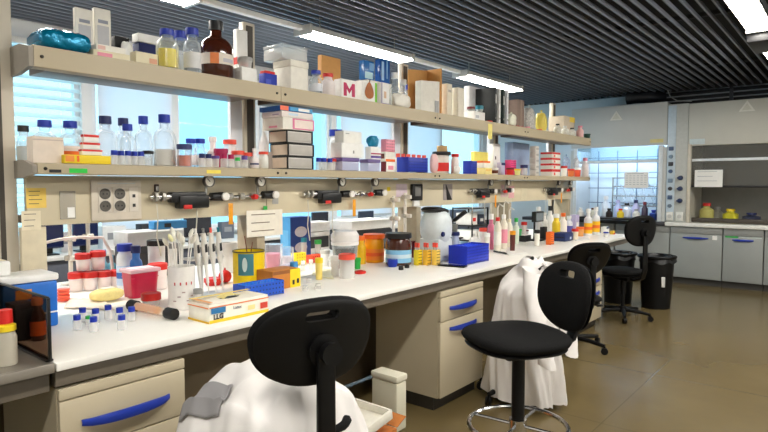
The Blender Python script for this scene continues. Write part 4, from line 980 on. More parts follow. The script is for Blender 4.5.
top(carton(477, 490, -2.76, 161, z, 'white carton with orange edge on the yellow cream carton', .6, 'paper', [('F', 0, 1, .7, 1, 'orange'), ('E', 0, 1, .7, 1, 'orange')]))
top(carton(471, 488, -2.95, 152, Lz, 'yellow edged folder standing behind the cream cartons', .15, (240, 224, 110)))
top(carton(489, 500, -2.93, 144, Lz, 'white box with black mark behind the small jars', .4, 'white', [('F', .2, .35, .5, .6, 'black')]))
tub(494.5, -2.72, 8, 168, Lz, 'white pot with dark brown print and white lid', 'white', K('white'), lab='brown')
z = top(carton(497, 505, -2.83, 163, Lz, 'navy lidded clear box behind the brown printed pot', .6, 'lilac', [('T', 0, 1, 0, 1, 'navy'), ('F', 0, 1, .8, 1, 'navy')]))
rk = rack(505, 516, -2.83, 160, Lz, 'magenta pink rack with blue topped tubes', (232, 60, 130), .6, nx=2, ny=3)
tub(510, -2.7, 8, 168, Lz, 'round red jar with dark lid in front of the pink rack', 'maroon', K('red'))
tub(517.5, -2.7, 6.5, 169, Lz, 'yellow green pot right of the red jar', 'yellow', P((226, 226, 150), .5))
tub(524, -2.72, 7.5, 165, Lz, 'pot with navy blue lid right of the yellow green pot', 'navy', PLC, lidh=.4)
top(carton(505, 529, -2.96, 143, Lz, 'stack of pale blue plastic film behind the navy lidded pot', .25, (150, 170, 206), rough=.3))
z = Lz
for k in range(5):
    t = carton(530, 539, -2.72, 0, z, 'grey box in the tall stack near the shelf end, %s of five' % ('lowest', 'second from the bottom', 'middle', 'second from the top', 'topmost')[k], .8, (206, 200, 192), [('F', .1, .9, .35, .65, (170, 166, 160))], h=.062, group='grey boxes in a tall stack'); z = top(t)
z = Lz
for k in range(4):
    t = carton(541, 560, -2.75, 0, z, 'white and red carton in the far stack, %s of four' % ('lowest', 'second from the bottom', 'second from the top', 'topmost')[k], .6, 'paper', [('F', 0, 1, .6, .95, 'red'), ('E', 0, 1, .6, .95, 'red'), ('F', .2, .35, .1, .5, 'coral')], h=.062 if k else .08, group='white and red cartons in the far stack'); z = top(t)
bagf(566, -2.85, 10, 157, Lz, 'blue and white mottled bag behind the red jars', (200, 214, 240), .8, seed=9., mat=P((150, 170, 220), .4, var=.4, scale=60))
bagf(576, -2.75, 8, 158, Lz, 'white mottled bag at the far end of the lower shelf', 'white', .8, seed=10., mat=P((200, 204, 220), .4, var=.3, scale=60))
tub(564, -2.7, 6.5, 166, Lz, 'jar with red lid right of the white and red cartons', 'red', K('white'))
tub(571, -2.7, 7, 169, Lz, 'orange jar with red lid near the shelf end', 'red', P((236, 130, 70), .4))
tub(577.5, -2.7, 7, 168, Lz, 'coral jar with white lid near the shelf end', 'white', P((232, 90, 60), .4))
bottle(585, -2.7, 7, 158, Lz, 'slim white bottle last on the lower shelf', 'pink', body=P((236, 226, 224), .4), nk=.5)
# ------------------------------------------------------------------ things on the bench, from the near end to the far end
ZB = .9
def gx(px, py, z=ZB):
    """distance across the bench (X) of a point of the bench top seen at this pixel"""
    k = (px-384)/F; q = (216-py)/F; dz = z-CZ
    g = dz*(cp + q*sp)/(q*cp - sp)                                  # from q = (dz*cp + g*sp)/(g*cp - dz*sp)
    r = k*(g*cp - dz*sp)
    return r*ct - g*st
def gp(px, py, z=ZB):
    k = (px-384)/F; q = (216-py)/F; dz = z-CZ
    g = dz*(cp + q*sp)/(q*cp - sp); r = k*(g*cp - dz*sp)
    return Vector((r*ct-g*st, r*st+g*ct, z))
def X_(px, py): return max(-3.6, min(-2.1, gx(px, py)))
lt = None
for k, (px, py, lb) in enumerate(((76, 291, 'white tub with red lid at the left end of the tub row'), (90, 290, 'white tub with red lid, second of the front row'), (104, 288.5, 'white tub with red lid, third of the front row'), (117, 287, 'white tub with red lid at the right end of the front row'))):
    X = X_(px, py); tub(px, X, 14.5, 272.5-k*.8, ZB, lb, 'red', P((240, 226, 222), .4), lidh=.35, group='white tubs with red lids')
    if k in (0, 2): z = zat(272.5-k*.8, X, yat(px, X, ZB))+.006; tub(px+(7 if k == 0 else -6), X-.01-.03*(k == 2), 14.5, 253.5 if k == 0 else 251, z, 'white tub with red lid stacked on the front tubs, %s one' % ('left' if k == 0 else 'right'), 'red', P((244, 240, 238), .4), lidh=.3, group='white tubs with red lids')
for k in range(4):
    p = gp(63.5, 301); dz = .012*k
    t = T('petri_dish', 'coral red dish in the stack beside the blue cooler, %s of four' % ('lowest', 'second from the bottom', 'third from the bottom', 'topmost')[k], 'dish', (p.x+.004*(k % 2), p.y, ZB+EPS+k*.0165), 0, 'coral red dishes beside the cooler')
    MB().lathe([(0, 0), (.026, 0), (.0275, .002), (.0275, .009), (0, .009)], 20).build('dish_base', K('coral', .35), t)
    MB().lathe([(0, .0095), (.0295, .0095-.003), (.0295, .0145), (0, .015)], 20).build('dish_lid', K((236, 100, 70), .35), t)
# yellow sponge loaf in front of the tubs
p = gp(107, 301); s = dist(p.x, p.y, ZB)/F
t = T('sponge', 'pale yellow sponge in front of the red lidded tubs', 'sponge', (p.x, p.y, ZB+EPS), R(4))
mb = MB().grid(lambda u, v: Vector((.05*math.copysign(abs(math.cos(2*PI*u))**.6, math.cos(2*PI*u))*max(0, math.cos(PI*(v-.5)))**.3, (v*2-1)*.085, .033+.032*math.copysign(abs(math.sin(2*PI*u))**.7, math.sin(2*PI*u))*max(0, math.cos(PI*(v-.5)))**.35)), 28, 22, True, False)
bmesh.ops.remove_doubles(mb.bm, verts=mb.bm.verts, dist=1e-5)
mb.build('sponge_body', P((238, 222, 150), .9, bump=.3, scale=90), t, 70)
MB().box(-.02, .02, -.03, .04, .0655, .067).build('label', K((240, 236, 214), .6), t)
def lying(name, label, cat, quad, col, th=.004, wave=.004):
    """a thin sheet or bag lying on the bench: corners given on the bench top"""
    c = sum((gp(*q) for q in quad), Vector())/4
    t = T(name, label, cat, (c.x, c.y, ZB+EPS))
    a, b, d, e = [gp(*q)-c for q in quad]
    def f(u, v):
        p = (a*(1-u)+b*u)*(1-v)+(e*(1-u)+d*u)*v
        return Vector((p.x, p.y, .001+abs(wave*wob(u*3, v*3, len(label)))+.0015))
    o = MB().grid(f, 16, 10).build('sheet_body', K(col, .45), t, 70)
    md = o.modifiers.new('thick', 'SOLIDIFY'); md.thickness = th; md.offset = 1
    return t
lying('plastic_bag', 'flat white plastic bag lying before the sponge', 'bag', ((64, 309), (114, 311), (103, 301), (70, 300)), (236, 222, 208), .004, .006)
bottle(125.5, -3.2, 16, 244, ZB, 'white bottle with royal blue cap and blue print behind the crimson box', 'blue', body=P((226, 234, 244), .35), lab=(190, 214, 240), print_=(60, 110, 190), nk=.72, neckh=.1)
bottle(104.5, -3.55, 7, 250, ZB, 'small cyan drink bottle, left of two behind the tubs', 'sky', body=P((150, 214, 236), .3), nk=.5, neckh=.3)
bottle(112, -3.56, 9, 250, ZB, 'small cyan drink bottle, right of two behind the tubs', 'white', body=P((140, 210, 232), .3), nk=.4, neckh=.35)
# crimson box with a clear lid
X = gx(140, 300)-.1
y, L, D = extent(122, 159, X, ZB, .8); h = zat(273, X+D/2, y)-ZB
t = T('crimson_box', 'crimson plastic box with clear flared lid behind the orange tube', 'box', (X, y, ZB+EPS))
def tap(z0, z1, k0, k1): return [(-D/2*k0, z0), (D/2*k0, z0), (D/2*k1, z1), (-D/2*k1, z1)]
MB().grid(lambda u, v: (lambda a, k: Vector((D/2*k*math.copysign(min(1, abs(math.cos(a))*1.25), math.cos(a)), L/2*k*math.copysign(min(1, abs(math.sin(a))*1.25), math.sin(a)), h*v)))(2*PI*u+.0001, .86+.12*v), 48, 6, True, False).build('box_wall', K((188, 14, 60), .3), t, 40)
MB().box(-D*.47, D*.47, -L*.47, L*.47, h*.8, h*.82, .002).build('contents_sheet', K((206, 40, 84), .4), t)
MB().box(-D*.53, D*.53, -L*.53, L*.53, h+.0005, h+.022, .006).build('lid', CLEAR((246, 214, 220), .5, .15, .4), t)
MB().box(-D*.2, D*.2, -L*.4, L*.4, h+.0225, h+.0236).build('label', K((242, 226, 230), .5), t)
tub(158, -3.08, 19, 263.5, ZB, 'white tub with red lid right of the crimson box', 'red', P((240, 232, 230), .4), lidh=.25)
tub(151, gx(151, 306), 19, 293, ZB, 'shallow clear dish with red lid in front of the crimson box', 'red', PLC, lidh=.55)
# white canister full of pipettes and swabs
X = gx(182, 309)-.02
y, r, h = put(182, X, ZB, 26, 266)
t = T('canister', 'white printed canister beside the glove box', 'canister', (X, y, ZB+EPS))
MB().lathe([(0, 0), (r, 0), (r, h), (r-.003, h), (r-.003, .004), (0, .004)], 28).build('canister_wall', P((236, 232, 228), .4), t)
for k in range(7):
    mb = MB(); a = -1.2+k*.33; z = h*(.2+.1*(k % 3)); mb.grid(lambda u, v: Vector(((r+.001)*math.cos(a+.24*u), (r+.001)*math.sin(a+.24*u), z+h*.03*v)), 4, 2).build('print_line', P((170, 150, 150), .6), t, 0)
for k in range(4):
    mb = MB(); a = -1.1+k*.42; mb.grid(lambda u, v: Vector(((r+.001)*math.cos(a+.1*u), (r+.001)*math.sin(a+.1*u), h*.58+h*.07*v)), 3, 2).build('red_print', P((200, 60, 60), .6), t, 0)
for k in range(11):
    a = k*2.4; q = r*.55*math.sqrt((k+.5)/11); tx, ty = q*math.cos(a), q*math.sin(a); c = random.choice([(240, 238, 226), (226, 220, 206), (236, 232, 180), (214, 208, 200)])
    e = Vector((tx*2.1, ty*2.1, h*1.0+.1+.05*random.random()))
    tt = T('transfer_pipette', 'disposable pale pipette bulb standing in the white printed canister', 'pipette', (X, y, ZB+EPS), 0, 'pipette bulbs in the canister')
    MB().rod((tx*.5, ty*.5, .012), e, .003, seg=7).build('stem', K((238, 236, 230), .4), tt)
    d = Vector((tx*2.1, ty*2.1, .1)).normalized()
    MB().tube([e-d*.002, e+d*.012, e+d*.03, e+d*.042], lambda u: .011*math.sin(PI*(.2+.75*u)), 9).build('bulb', K(c, .35), tt)
# pipette stand with four pipettes
X = -2.66; y = yat(207, X, ZB)
t = T('pipette_stand', 'clear pipette stand behind the white canister', 'pipette stand', (X, y, ZB+EPS))
MB().box(-.08, .08, -.09, .09, 0, .012, .004).build('base', P((226, 222, 216), .35), t)
MB().rod((-.05, 0, .0125), (-.05, 0, .2), .011, seg=10).build('post', P((226, 224, 220), .35), t)
MB().box(-.06, .02, -.1, .1, .2005, .214, .003).build('top_bar', P((222, 220, 214), .35), t)
def pipette(loc, label, lean, col, grp):
    p = T('pipette', label, 'pipette', loc, 0, grp); m = Matrix.Rotation(lean, 4, 'X') @ Matrix.Rotation(.1, 4, 'Y')
    bod = P((226, 222, 214), .35)
    MB().tube([(0, 0, .13), (0, 0, .17), (.004, 0, .24), (.006, 0, .3)], lambda u: .011+.006*math.sin(PI*u), 10).xf(m).build('handle', bod, p)
    MB().rod((0, 0, .03), (0, 0, .129), .0075, .0095, 10).xf(m).build('barrel', P((236, 234, 228), .35), p)
    MB().rod((0, 0, -.03), (0, 0, .029), .0025, .005, 8).xf(m).build('tip_cone', P((240, 238, 232), .4), p)
    MB().rod((.006, 0, .301), (.006, 0, .326), .006, .007, 10).xf(m).build('plunger', K(col, .4), p)
    MB().box(.0125, .0195, -.007, .007, .2, .245, .002).xf(m).build('volume_window', K('char'), p)
    MB().box(-.024, -.006, -.005, .005, .285, .295, .002).xf(m).build('finger_hook', bod, p)
for k, (dy, cl, lb) in enumerate(((-.066, 'white', 'pipette leaning on the stand, first from the canister'), (-.022, 'grey', 'pipette leaning on the stand, second from the canister'), (.022, 'coral', 'pipette leaning on the stand, third from the canister'), (.066, 'teal', 'pipette leaning on the stand, farthest from the canister'))):
    pipette((X+.048, y+dy, ZB+.055), lb, .16, cl, 'pipettes on the stand')
tub(213, gx(213, 285), 18, 278, ZB, 'flat red lid dish at the foot of the pipette stand', 'red', K('red'), lidh=.5)
X = gx(225, 283); y, r, h = put(225, X, ZB, 13, 259)
t = T('red_ball', 'round red rubber bulb left of the yellow tin', 'rubber bulb', (X, y, ZB+EPS))
MB().lathe([(r*math.sin(PI*k/14), r*(1-math.cos(PI*k/14))) for k in range(15)], 18).build('bulb', K((222, 40, 36), .35), t)
MB().rod((-.0, 0, r*1.96), (0, 0, r*2.35), .006, .004, 9).build('nozzle', K((200, 30, 30), .4), t)
bottle(229, -3.3, 19, 240, ZB, 'grey white canister behind the red rubber bulb', None, body=P((216, 212, 208), .4), nk=.98, neckh=.02, name='canister', cat='canister')
# yellow tin with teal label
X = gx(249, 288)-.05; y, r, h = put(249, X, ZB, 31, 251)
t = T('yellow_tin', 'yellow tin with a teal label, open top', 'tin', (X, y, ZB+EPS))
MB().lathe([(0, 0), (r, 0), (r, h), (r-.004, h), (r-.004, .004), (0, .004)], 28).build('tin_wall', P((246, 214, 20), .35), t)
MB().lathe([(0, h*.8), (r*.95, h*.8), (0, h*.82)], 20).build('dark_contents', K('brown', .8), t)
MB().lathe([(r*1.0, h-.004), (r*1.03, h-.004), (r*1.03, h+.004), (r*1.0, h+.004)], 28).build('rim', P((90, 80, 50), .4), t)
o = MB().grid(lambda u, v: Vector(((r+.001)*math.cos(-1.35+1.0*u), (r+.001)*math.sin(-1.35+1.0*u), h*(.36+.6*v))), 10, 2).build('label', P((70, 130, 140), .6), t, 0)
MB().grid(lambda u, v: Vector(((r+.002)*(math.cos(-.9+.16*math.cos(2*PI*u)*v)), (r+.002)*math.sin(-.9+.16*math.cos(2*PI*u)*v), h*(.66+.2*v*math.sin(2*PI*u)))), 16, 3, True).build('label_emblem', P((206, 224, 220), .6), o, 0)
for k in range(4):
    a = k*1.6; e = Vector((.03*math.cos(a), .03*math.sin(a), h+.03+.02*k))
    tt = T('glass_rod', 'thin brown rod standing in the yellow tin', 'rod', (X, y, ZB+EPS), 0, 'rods in the yellow tin')
    MB().rod((.02*math.cos(a+3), .02*math.sin(a+3), .012), e, .0028, seg=7).build('rod_body', P((120, 70, 50), .4), tt)
# kraft box with yellow end
X = gx(278, 288)-.02
t = carton(257, 300, X, 270, ZB, 'orange kraft box with bright yellow end behind the blue tip rack', .7, (206, 130, 50), [('F', .02, .98, .8, .98, (150, 90, 40)), ('F', .62, 1, 0, .99, (250, 214, 30)), ('F', .7, .78, .15, .4, 'char'), ('F', .86, .94, .2, .45, 'char')]); top(t)
# blue tip rack
rack(234, 284, gx(259, 296), 283, ZB, 'long blue tip rack in front of the yellow tin', (24, 84, 200), .4, nx=4, ny=12)
bagf(258, gx(258, 292)-.075, 12, 279, ZB, 'crumpled clear film behind the blue tip rack', 'white', .5, seed=3., knot=False, mat=PLC) if False else None
# glove box
X = -2.205
y, L, D = extent(191, 268, X, ZB, .5); h = .082
t = T('glove_box', 'white, yellow and orange glove box at the bench edge', 'glove box', (X, y, ZB+EPS))
MB().box(-D/2, D/2, -L/2, L/2, 0, h, .003).build('box_body', K((246, 240, 226), .5), t)
panels(t, L, D, h, [('F', 0, 1, .0, .16, (244, 196, 40)), ('F', .0, 1, .8, .86, (236, 130, 60)), ('E', 0, 1, .0, .1, (244, 196, 40)), ('E', 0, 1, .78, .84, (236, 140, 80)), ('F', .02, .25, .5, .8, (46, 120, 176)), ('F', .84, .97, .28, .62, (206, 66, 50)), ('F', .62, .74, .35, .6, (240, 220, 150)), ('T', .0, 1, .0, .16, (240, 214, 120)), ('T', .0, .06, .16, 1, (236, 170, 110))])
MB().pad(lambda a: (.05*math.cos(a), .022*math.sin(a)), .001, Matrix.Translation((0, 0, h+.0012)) @ Matrix.Rotation(PI/2, 4, 'Z') @ Matrix.Rotation(PI/2, 4, 'X')).build('opening', K('char'), t)
text('LLG', .03, K('char'), t, (D/2+.0022, -L*.36, h*.3), bold=.0012)
text('Latex', .02, P((90, 96, 120), .5), t, (D/2+.0022, -L*.05, h*.62))
text('LLG', .018, K('white'), t, (D/2+.0022, -L*.365, h*.64), bold=.001)
tt = T('disposable_glove', 'pale yellow latex glove pulled out of the glove box', 'glove', (X, y, ZB+EPS+h+.004))
MB().grid(lambda u, v: Vector((.05*(u-.5)*(1.2-v*.3), .1*(v-.5), .012*abs(math.sin(PI*v))*(1+.5*wob(u*4, v*5)))), 12, 14).build('glove_sheet', P((246, 226, 150), .5), tt, 70)
bagf(270, gx(270, 300)+.0, 9, 296, ZB, 'small white cap bottle', 'white') if False else None
# orange tube with black caps lying on the bench
a, b = gp(133, 311), gp(172.5, 320); c = (a+b)/2; d = (b-a); Lh = d.length/2; d.normalize(); rr = .021
t = T('sample_tube', 'clear tube of orange liquid with two black caps lying on its side', 'tube', (c.x, c.y, ZB+EPS+rr*1.25), math.atan2(d.y, d.x)-PI/2)
mR = Matrix.Rotation(-PI/2, 4, 'X')
MB().lathe([(0, 0), (rr*.95, 0), (rr*.95, Lh*1.5), (0, Lh*1.5)], 18, (0, -Lh*.75, 0), mR).build('tube_wall', CLEAR((240, 236, 226), .2, .05, .4), t)
MB().lathe([(0, 0), (rr*.86, 0), (rr*.86, Lh*1.0), (0, Lh*1.0)], 16, (0, -Lh*.72, 0), mR).build('orange_liquid', P((244, 150, 16), .2), t)
for sg in (-1, 1): MB().lathe([(0, 0), (rr*1.2, .0), (rr*1.2, Lh*.34), (0, Lh*.36)], 18, (0, sg*Lh*.76 if sg > 0 else -Lh*1.12, 0), mR).build('black_cap', K('black', .6), t)
# small vials on the white bench
vialset([(px, gx(px, py+5)) for px, py in ((77, 325), (82.5, 317), (95.5, 318), (93.5, 327), (108, 314), (119.5, 317), (121.5, 325), (131.5, 316))], ZB, 'small clear vial with blue cap near the bench corner', 'blue capped vials at the bench corner', 'blue', w=8, hpx=15)
vialset([(88, gx(88, 325))], ZB, 'small vial with green cap among the blue capped vials', None, 'green', w=6, hpx=9)
# clear beakers with pink liquid
tub(273, -3.2, 20, 240, ZB, 'clear beaker of pink liquid behind the kraft box', None, GL, 'beaker', fill=(226, 120, 140), taper=.95, over=1.0, name='beaker')
tub(287, -3.02, 14, 243, ZB, 'clear beaker right of the pink one', None, GL, 'beaker', taper=.95, over=1.0, name='beaker', fill=(230, 214, 220))
bagf(288, -2.86, 26, 264, ZB, 'lilac grey plastic film on the bench behind the kraft box', 'lilac', .45, seed=2.4, knot=False, mat=CLEAR((214, 208, 226), .55, .3, .3))
t = carton(281, 311, -3.42, 217, ZB, 'dark blue tissue box with pale ovals and light blue side', .55, (30, 62, 140), [('E', 0, 1, 0, 1, (80, 160, 220)), ('E', .1, .8, .3, .7, (110, 184, 232))]); top(t)
y, L, D = extent(281, 311, -3.42, ZB, .55)
for k, zz in enumerate((.3, .66)):
    hh = zat(217, -3.42+D/2, y)-ZB
    MB().pad(lambda a: (L*.3*math.cos(a), hh*.12*math.sin(a)), .0012, Matrix.Translation((D/2+.0014, 0, hh*zz)) @ Matrix.Rotation(PI/2, 4, 'Z')).build('oval_print', K((200, 196, 210), .6), t)
rack(291, 306, -3.2, 253, ZB, 'yellow tube rack beside the red one', 'yellow', .6, nx=2, ny=5)
rack(306, 323, -3.2, 255, ZB, 'red tube rack right of the yellow one', (236, 80, 50), .6, nx=2, ny=5)
tub(304, -3.3, 6, 238, ZB, 'small pot with teal lid behind the yellow rack', 'teal')
tub(318, -3.33, 7, 240, ZB, 'small pot with green lid behind the red rack', 'green')
tub(325, gx(325, 266), 10, 250, ZB, 'small white pot left of the big black jar', 'lgrey', K('white'))
vialset([(px, -2.95) for px in (303, 311, 330)], ZB, 'small white cryo tube standing near the coloured racks', 'cryo tubes by the coloured racks', 'white', w=5, hpx=10)
# jar with black contents and white lid
X = gx(345, 269)-.05; y, r, h = put(345, X, ZB, 26, 231)
t = T('storage_jar', 'big clear jar half full of black liquid with white ribbed lid', 'jar', (X, y, ZB+EPS))
MB().lathe([(0, 0), (r*.8, 0), (r*.86, .01), (r, h*.6), (r, h*.62), (0, h*.62)], 24).build('jar_body', GL, t)
MB().lathe([(0, .004), (r*.78, .004), (r*.95, h*.55), (0, h*.55)], 22).build('black_liquid', P((24, 12, 12), .15), t)
MB().lathe([(0, h*.622), (r*1.06, h*.622), (r*1.08, h*.7), (r*1.03, h*.72), (r*1.08, h*.76), (r*1.08, h*.9), (r*.96, h*.95), (r*.9, h), (0, h)], 24).build('ribbed_lid', P((236, 232, 230), .4), t)
tub(347, gx(347, 278), 17, 254, ZB, 'small beaker with coral red cap before the big black jar', 'coral', PLC, lidh=.45, taper=.95)
p = gp(350.5, 274)
t = T('jar_cover', 'flat red lid lying on the bench before the big black jar', 'lid', (p.x+.03, p.y+.06, ZB+EPS)); MB().lathe([(0, 0), (.04, 0), (.042, .012), (.036, .015), (0, .015)], 20).build('lid_disc', K('red', .4), t); MB().lathe([(.02, .0151), (.024, .0151), (.024, .018), (.02, .018), (.02, .0151)], 16).build('lid_ring', K((190, 30, 30), .4), t)
tub(357.5, gx(357, 269), 7, 258, ZB, 'tiny green pot right of the coral capped beaker', 'green', K('green'))
# orange and yellow jars, amber bottle with blue label
bottle(361, gx(361, 264), 10, 236, ZB, 'narrow yellow bottle left of the orange jar', 'orange', body=P((238, 186, 30), .3), nk=.6)
bottle(374, gx(374, 264)-.07, 20, 234, ZB, 'orange jar of yellow liquid with orange cap', (230, 96, 20), 'amber', .5, (236, 130, 30), P((240, 160, 20), .25), nk=.85, neckh=.06, print_=(230, 90, 30))
bottle(398.5, gx(398, 264)+.03, 26, 233, ZB, 'amber bottle with sky blue label beside the orange jar', 'black', None, .5, (130, 190, 226), AMB, nk=.8, neckh=.06, print_=(206, 224, 236))
tub(411, gx(411, 262)-.16, 9, 241, ZB, 'small maroon bottle right of the blue labelled bottle', 'maroon', P((110, 30, 40), .3))
tub(392.5, gx(392, 267), 10.5, 259.5, ZB, 'loose royal blue cap lying on the bench', 'blue', K('blue'), lidh=.6)
for k, (px, cl, lb) in enumerate(((418, 'yellow', 'yellow tube rack with orange tops, left of three'), (427, (240, 190, 60), 'amber tube rack with orange tops, middle of three'), (436, (244, 206, 90), 'pale amber tube rack with orange tops, right of three'))):
    rk, y, L, D, h = rack(px-4.3, px+4.3, gx(px, 266)-.03, 250, ZB, lb, cl, .9, nx=2, ny=2, group='small yellow racks')
    for j in range(2):
        lbk = 'coral capped sample tube held in a small yellow rack'
        loc = (rk.location.x-D*.25+D*.5*j, y-L*.25, ZB+.004); s = dist(loc[0], loc[1])/F; hh = 22*s
        tt = T('sample_tube', lbk, 'tube', loc, 0, 'tubes in the small yellow racks')
        MB().lathe([(0, 0), (.006, .004), (.008, .012), (.008, hh*.82), (0, hh*.82)], 10).build('tube_body', PLC, tt)
        MB().lathe([(0, hh*.8), (.011, hh*.8), (.011, hh), (0, hh)], 10).build('cap', K('coral', .4), tt)
# phone, blue rack, pen
a, b = gp(439, 265.5), gp(466, 267.5); c = (a+b)/2
t = T('phone', 'black mobile phone lying at the bench edge', 'phone', (c.x, c.y, ZB+EPS), math.atan2((b-a).y, (b-a).x)-PI/2); L = (b-a).length/2
MB().box(-.035, .035, -L, L, 0, .011, .006).build('phone_body', K('black', .3), t); MB().box(-.031, .031, -L*.93, L*.93, .0111, .0118).build('screen', P((20, 20, 24), .08), t)
X = gx(468, 264)-.05
rk, y, L, D, h = rack(449, 489, X, 245, ZB, 'royal blue tube rack beyond the phone', (18, 48, 190), .5, nx=4, ny=8)
bagf(474, X-.02-D/2-.06, 22, 237, ZB, 'clear film bundle behind the royal blue rack', 'white', .35, seed=1.3, knot=False, mat=PLC)
bottle(455, -2.62, 9, 232, ZB, 'white bottle with navy cap behind the royal blue rack', 'navy', body=P((170, 180, 210), .35), nk=.8)
a, b = gp(494, 252), gp(506, 254.5); c = (a+b)/2
t = T('pen', 'black pen lying on the bench right of the royal blue rack', 'pen', (c.x, c.y, ZB+EPS+.007), math.atan2((b-a).y, (b-a).x)-PI/2); L = (b-a).length/2
MB().rod((0, -L, 0), (0, L*.5, 0), .007, seg=10).build('barrel', K('black'), t); MB().rod((0, L*.5, 0), (0, L, 0), .0078, seg=10).build('pen_cap', K('char'), t); MB().box(-.002, .002, L*.5, L*.9, .0079, .0105).build('clip', STEEL, t)
# white bench centrifuge / microscope head with dark base
X = -2.56; y, r, h = put(436, X, ZB, 31, 208)
t = T('centrifuge', 'white domed bench centrifuge with blue button beside the ring stands', 'centrifuge', (X, y, ZB+EPS))
MB().box(-r*.75, r*.75, -r*.8, r*.8, 0, h*.42, .012).build('base_housing', P((214, 220, 222), .35), t)
MB().pad(sup(r*.98, h*.36, 2.3), r*1.7, Matrix.Translation((0, 0, h*.63)) @ Matrix.Rotation(PI/2, 4, 'Z'), dome=.6).build('domed_lid', P((222, 230, 232), .3), t, 60)
MB().pad(sup(r*.9, h*.07, 2.3), r*1.4, Matrix.Translation((-r*.1, 0, h*.95)) @ Matrix.Rotation(PI/2, 4, 'Z') @ Matrix.Rotation(.1, 4, 'Y')).build('black_hood', K('black', .4), t, 60)
MB().lathe([(0, 0), (.02, 0), (.018, .012), (0, .013)], 14, (r*.86, -r*.55, h*.52), Matrix.Rotation(PI/2, 4, 'Y')).build('button', K('navy', .4), t)
for q in (-.4, .4): MB().box(-r*.5, r*.5, r*q-.01, r*q+.01, h*.24, h*.36, .003).build('foot_slot', K('char'), t)
# ------------------------------------------------------------------ left edge: smoked box, cooler, wash bottle
t = T('smoked_divider', 'smoked acrylic divider sheet standing across the bench at the left edge', 'divider', (-2.42, .757, ZB+EPS+.004))
MB().box(-.34, .335, -.003, .003, .004, .21).build('smoked_sheet', SMOKE((176, 160, 146), .03), t, 0)
MB().box(.3355, .343, -.005, .005, 0, .214, .001).build('front_edge', K('black', .3), t)
MB().box(-.34, .335, -.005, .005, .2105, .217, .001).build('top_edge', K('black', .3), t)
MB().box(-.34, .335, -.012, .012, -.003, .0035, .001).build('foot_strip', K('black', .3), t)
X = -2.42; yq = yat(38, X, .95)
t = T('reagent_bottle', 'amber bottle with orange label behind the smoked divider', 'bottle', (X, yq, ZB+EPS))
MB().lathe([(0, 0), (.026, 0), (.027, .003), (.027, .095), (.016, .12), (.016, .135), (0, .135)], 16).build('bottle_body', AMB, t)
MB().lathe([(.0272, .02), (.0276, .02), (.0276, .075), (.0272, .075)], 16).build('label', K('orange'), t)
MB().lathe([(0, .1355), (.02, .1355), (.02, .165), (0, .165)], 14).build('cap', K((230, 140, 90)), t)
t = T('tip_box', 'dark box behind the smoked divider, left of the amber bottle', 'box', (-2.5, yat(21, -2.5, .95), ZB+EPS)); MB().box(-.05, .05, -.035, .035, 0, .12, .004).build('box_body', K((44, 46, 60)), t); MB().box(-.051, .051, -.036, .036, .1205, .14, .003).build('lid', K((70, 70, 84)), t)
X = -2.17; y, r, h = put(6, X, ZB, 20, 310)
t = T('wash_bottle', 'clear wash bottle with red cap and yellow collar at the left edge', 'bottle', (X, y, ZB+EPS))
MB().lathe([(0, 0), (r*.95, 0), (r, .004), (r, h*.5), (r*.8, h*.6), (r*.6, h*.62), (0, h*.62)], 18).build('bottle_body', CLEAR((236, 230, 214), .5, .2, .4), t)
MB().lathe([(0, h*.621), (r*.95, h*.621), (r*.95, h*.72), (r*.5, h*.76), (0, h*.76)], 16).build('yellow_collar', K('yellow'), t)
MB().lathe([(0, h*.761), (r*.7, h*.761), (r*.66, h), (0, h)], 16).build('red_cap', K('red'), t)
t = T('cooler', 'blue cooler box with white lid and orange sticker at the left edge', 'cooler', (-2.685, .885, ZB+EPS))
MB().box(-.085, .085, -.105, .1, 0, .195, .01).build('cooler_body', P((10, 104, 200), .35), t)
MB().box(-.09, .09, -.11, .105, .1955, .226, .009).build('lid', P((240, 240, 238), .4), t)
MB().box(.0855, .0865, -.06, .0, .13, .17).build('orange_sticker', K((236, 150, 50), .6), t)
MB().box(.0855, .089, -.1, .095, .06, .066).build('white_band', K('white'), t)
t = T('paper_packet', 'white packet lying on the cooler lid at the left edge', 'packet', (-2.7, .83, ZB+.2285)); MB().box(-.05, .05, -.06, .0, 0, .06, .01).build('packet_body', K('white'), t); MB().box(-.03, .03, -.05, -.01, .0605, .0615).build('label', K('cream'), t)
# ------------------------------------------------------------------ papers and small things hanging on the service panels
flat('hanging_paper', 'white sheet with rounded corner hanging below the second gauge', 'paper', on_panel(246, 282, 210, 236, -2.79), -2.79, P((240, 234, 220), .7), marks=3)
flat('green_clip_note', 'green clip holding the hanging white sheet', 'clip', on_panel(263, 267, 206, 209.7, -2.79), -2.79, K('green'))
flat('hanging_tag', 'small grey oval tag on the panel above the hanging white sheet', 'tag', on_panel(272, 278, 192, 204), PX, P((170, 168, 164), .5))
flat('lilac_card', 'lilac card on the panel left of the black label holder', 'card', on_panel(396, 407, 184, 197), PX, P((214, 196, 206), .7))
y0, y1, z0, z1 = on_panel(410, 420, 184, 206)
t = T('label_holder', 'black holder hanging on the panel right of the lilac card', 'holder', (PX, (y0+y1)/2, z0)); w = (y1-y0)/2; h = z1-z0
MB().box(.001, .03, -w, w, h*.25, h, .006).build('holder_body', K('black', .4), t); MB().box(.0305, .032, -w*.55, w*.55, h*.45, h*.9, .002).build('pale_face', P((120, 118, 116), .4), t); MB().box(.001, .02, -w*.6, w*.6, 0, h*.245, .003).build('white_clip', K('white'), t)
y0, y1, z0, z1 = on_panel(443, 452, 184, 200)
t = T('dark_folder', 'grey sheet with a black diagonal flap on the panel right of the panel joint', 'folder', (PX, (y0+y1)/2, z0)); w = (y1-y0)/2; h = z1-z0
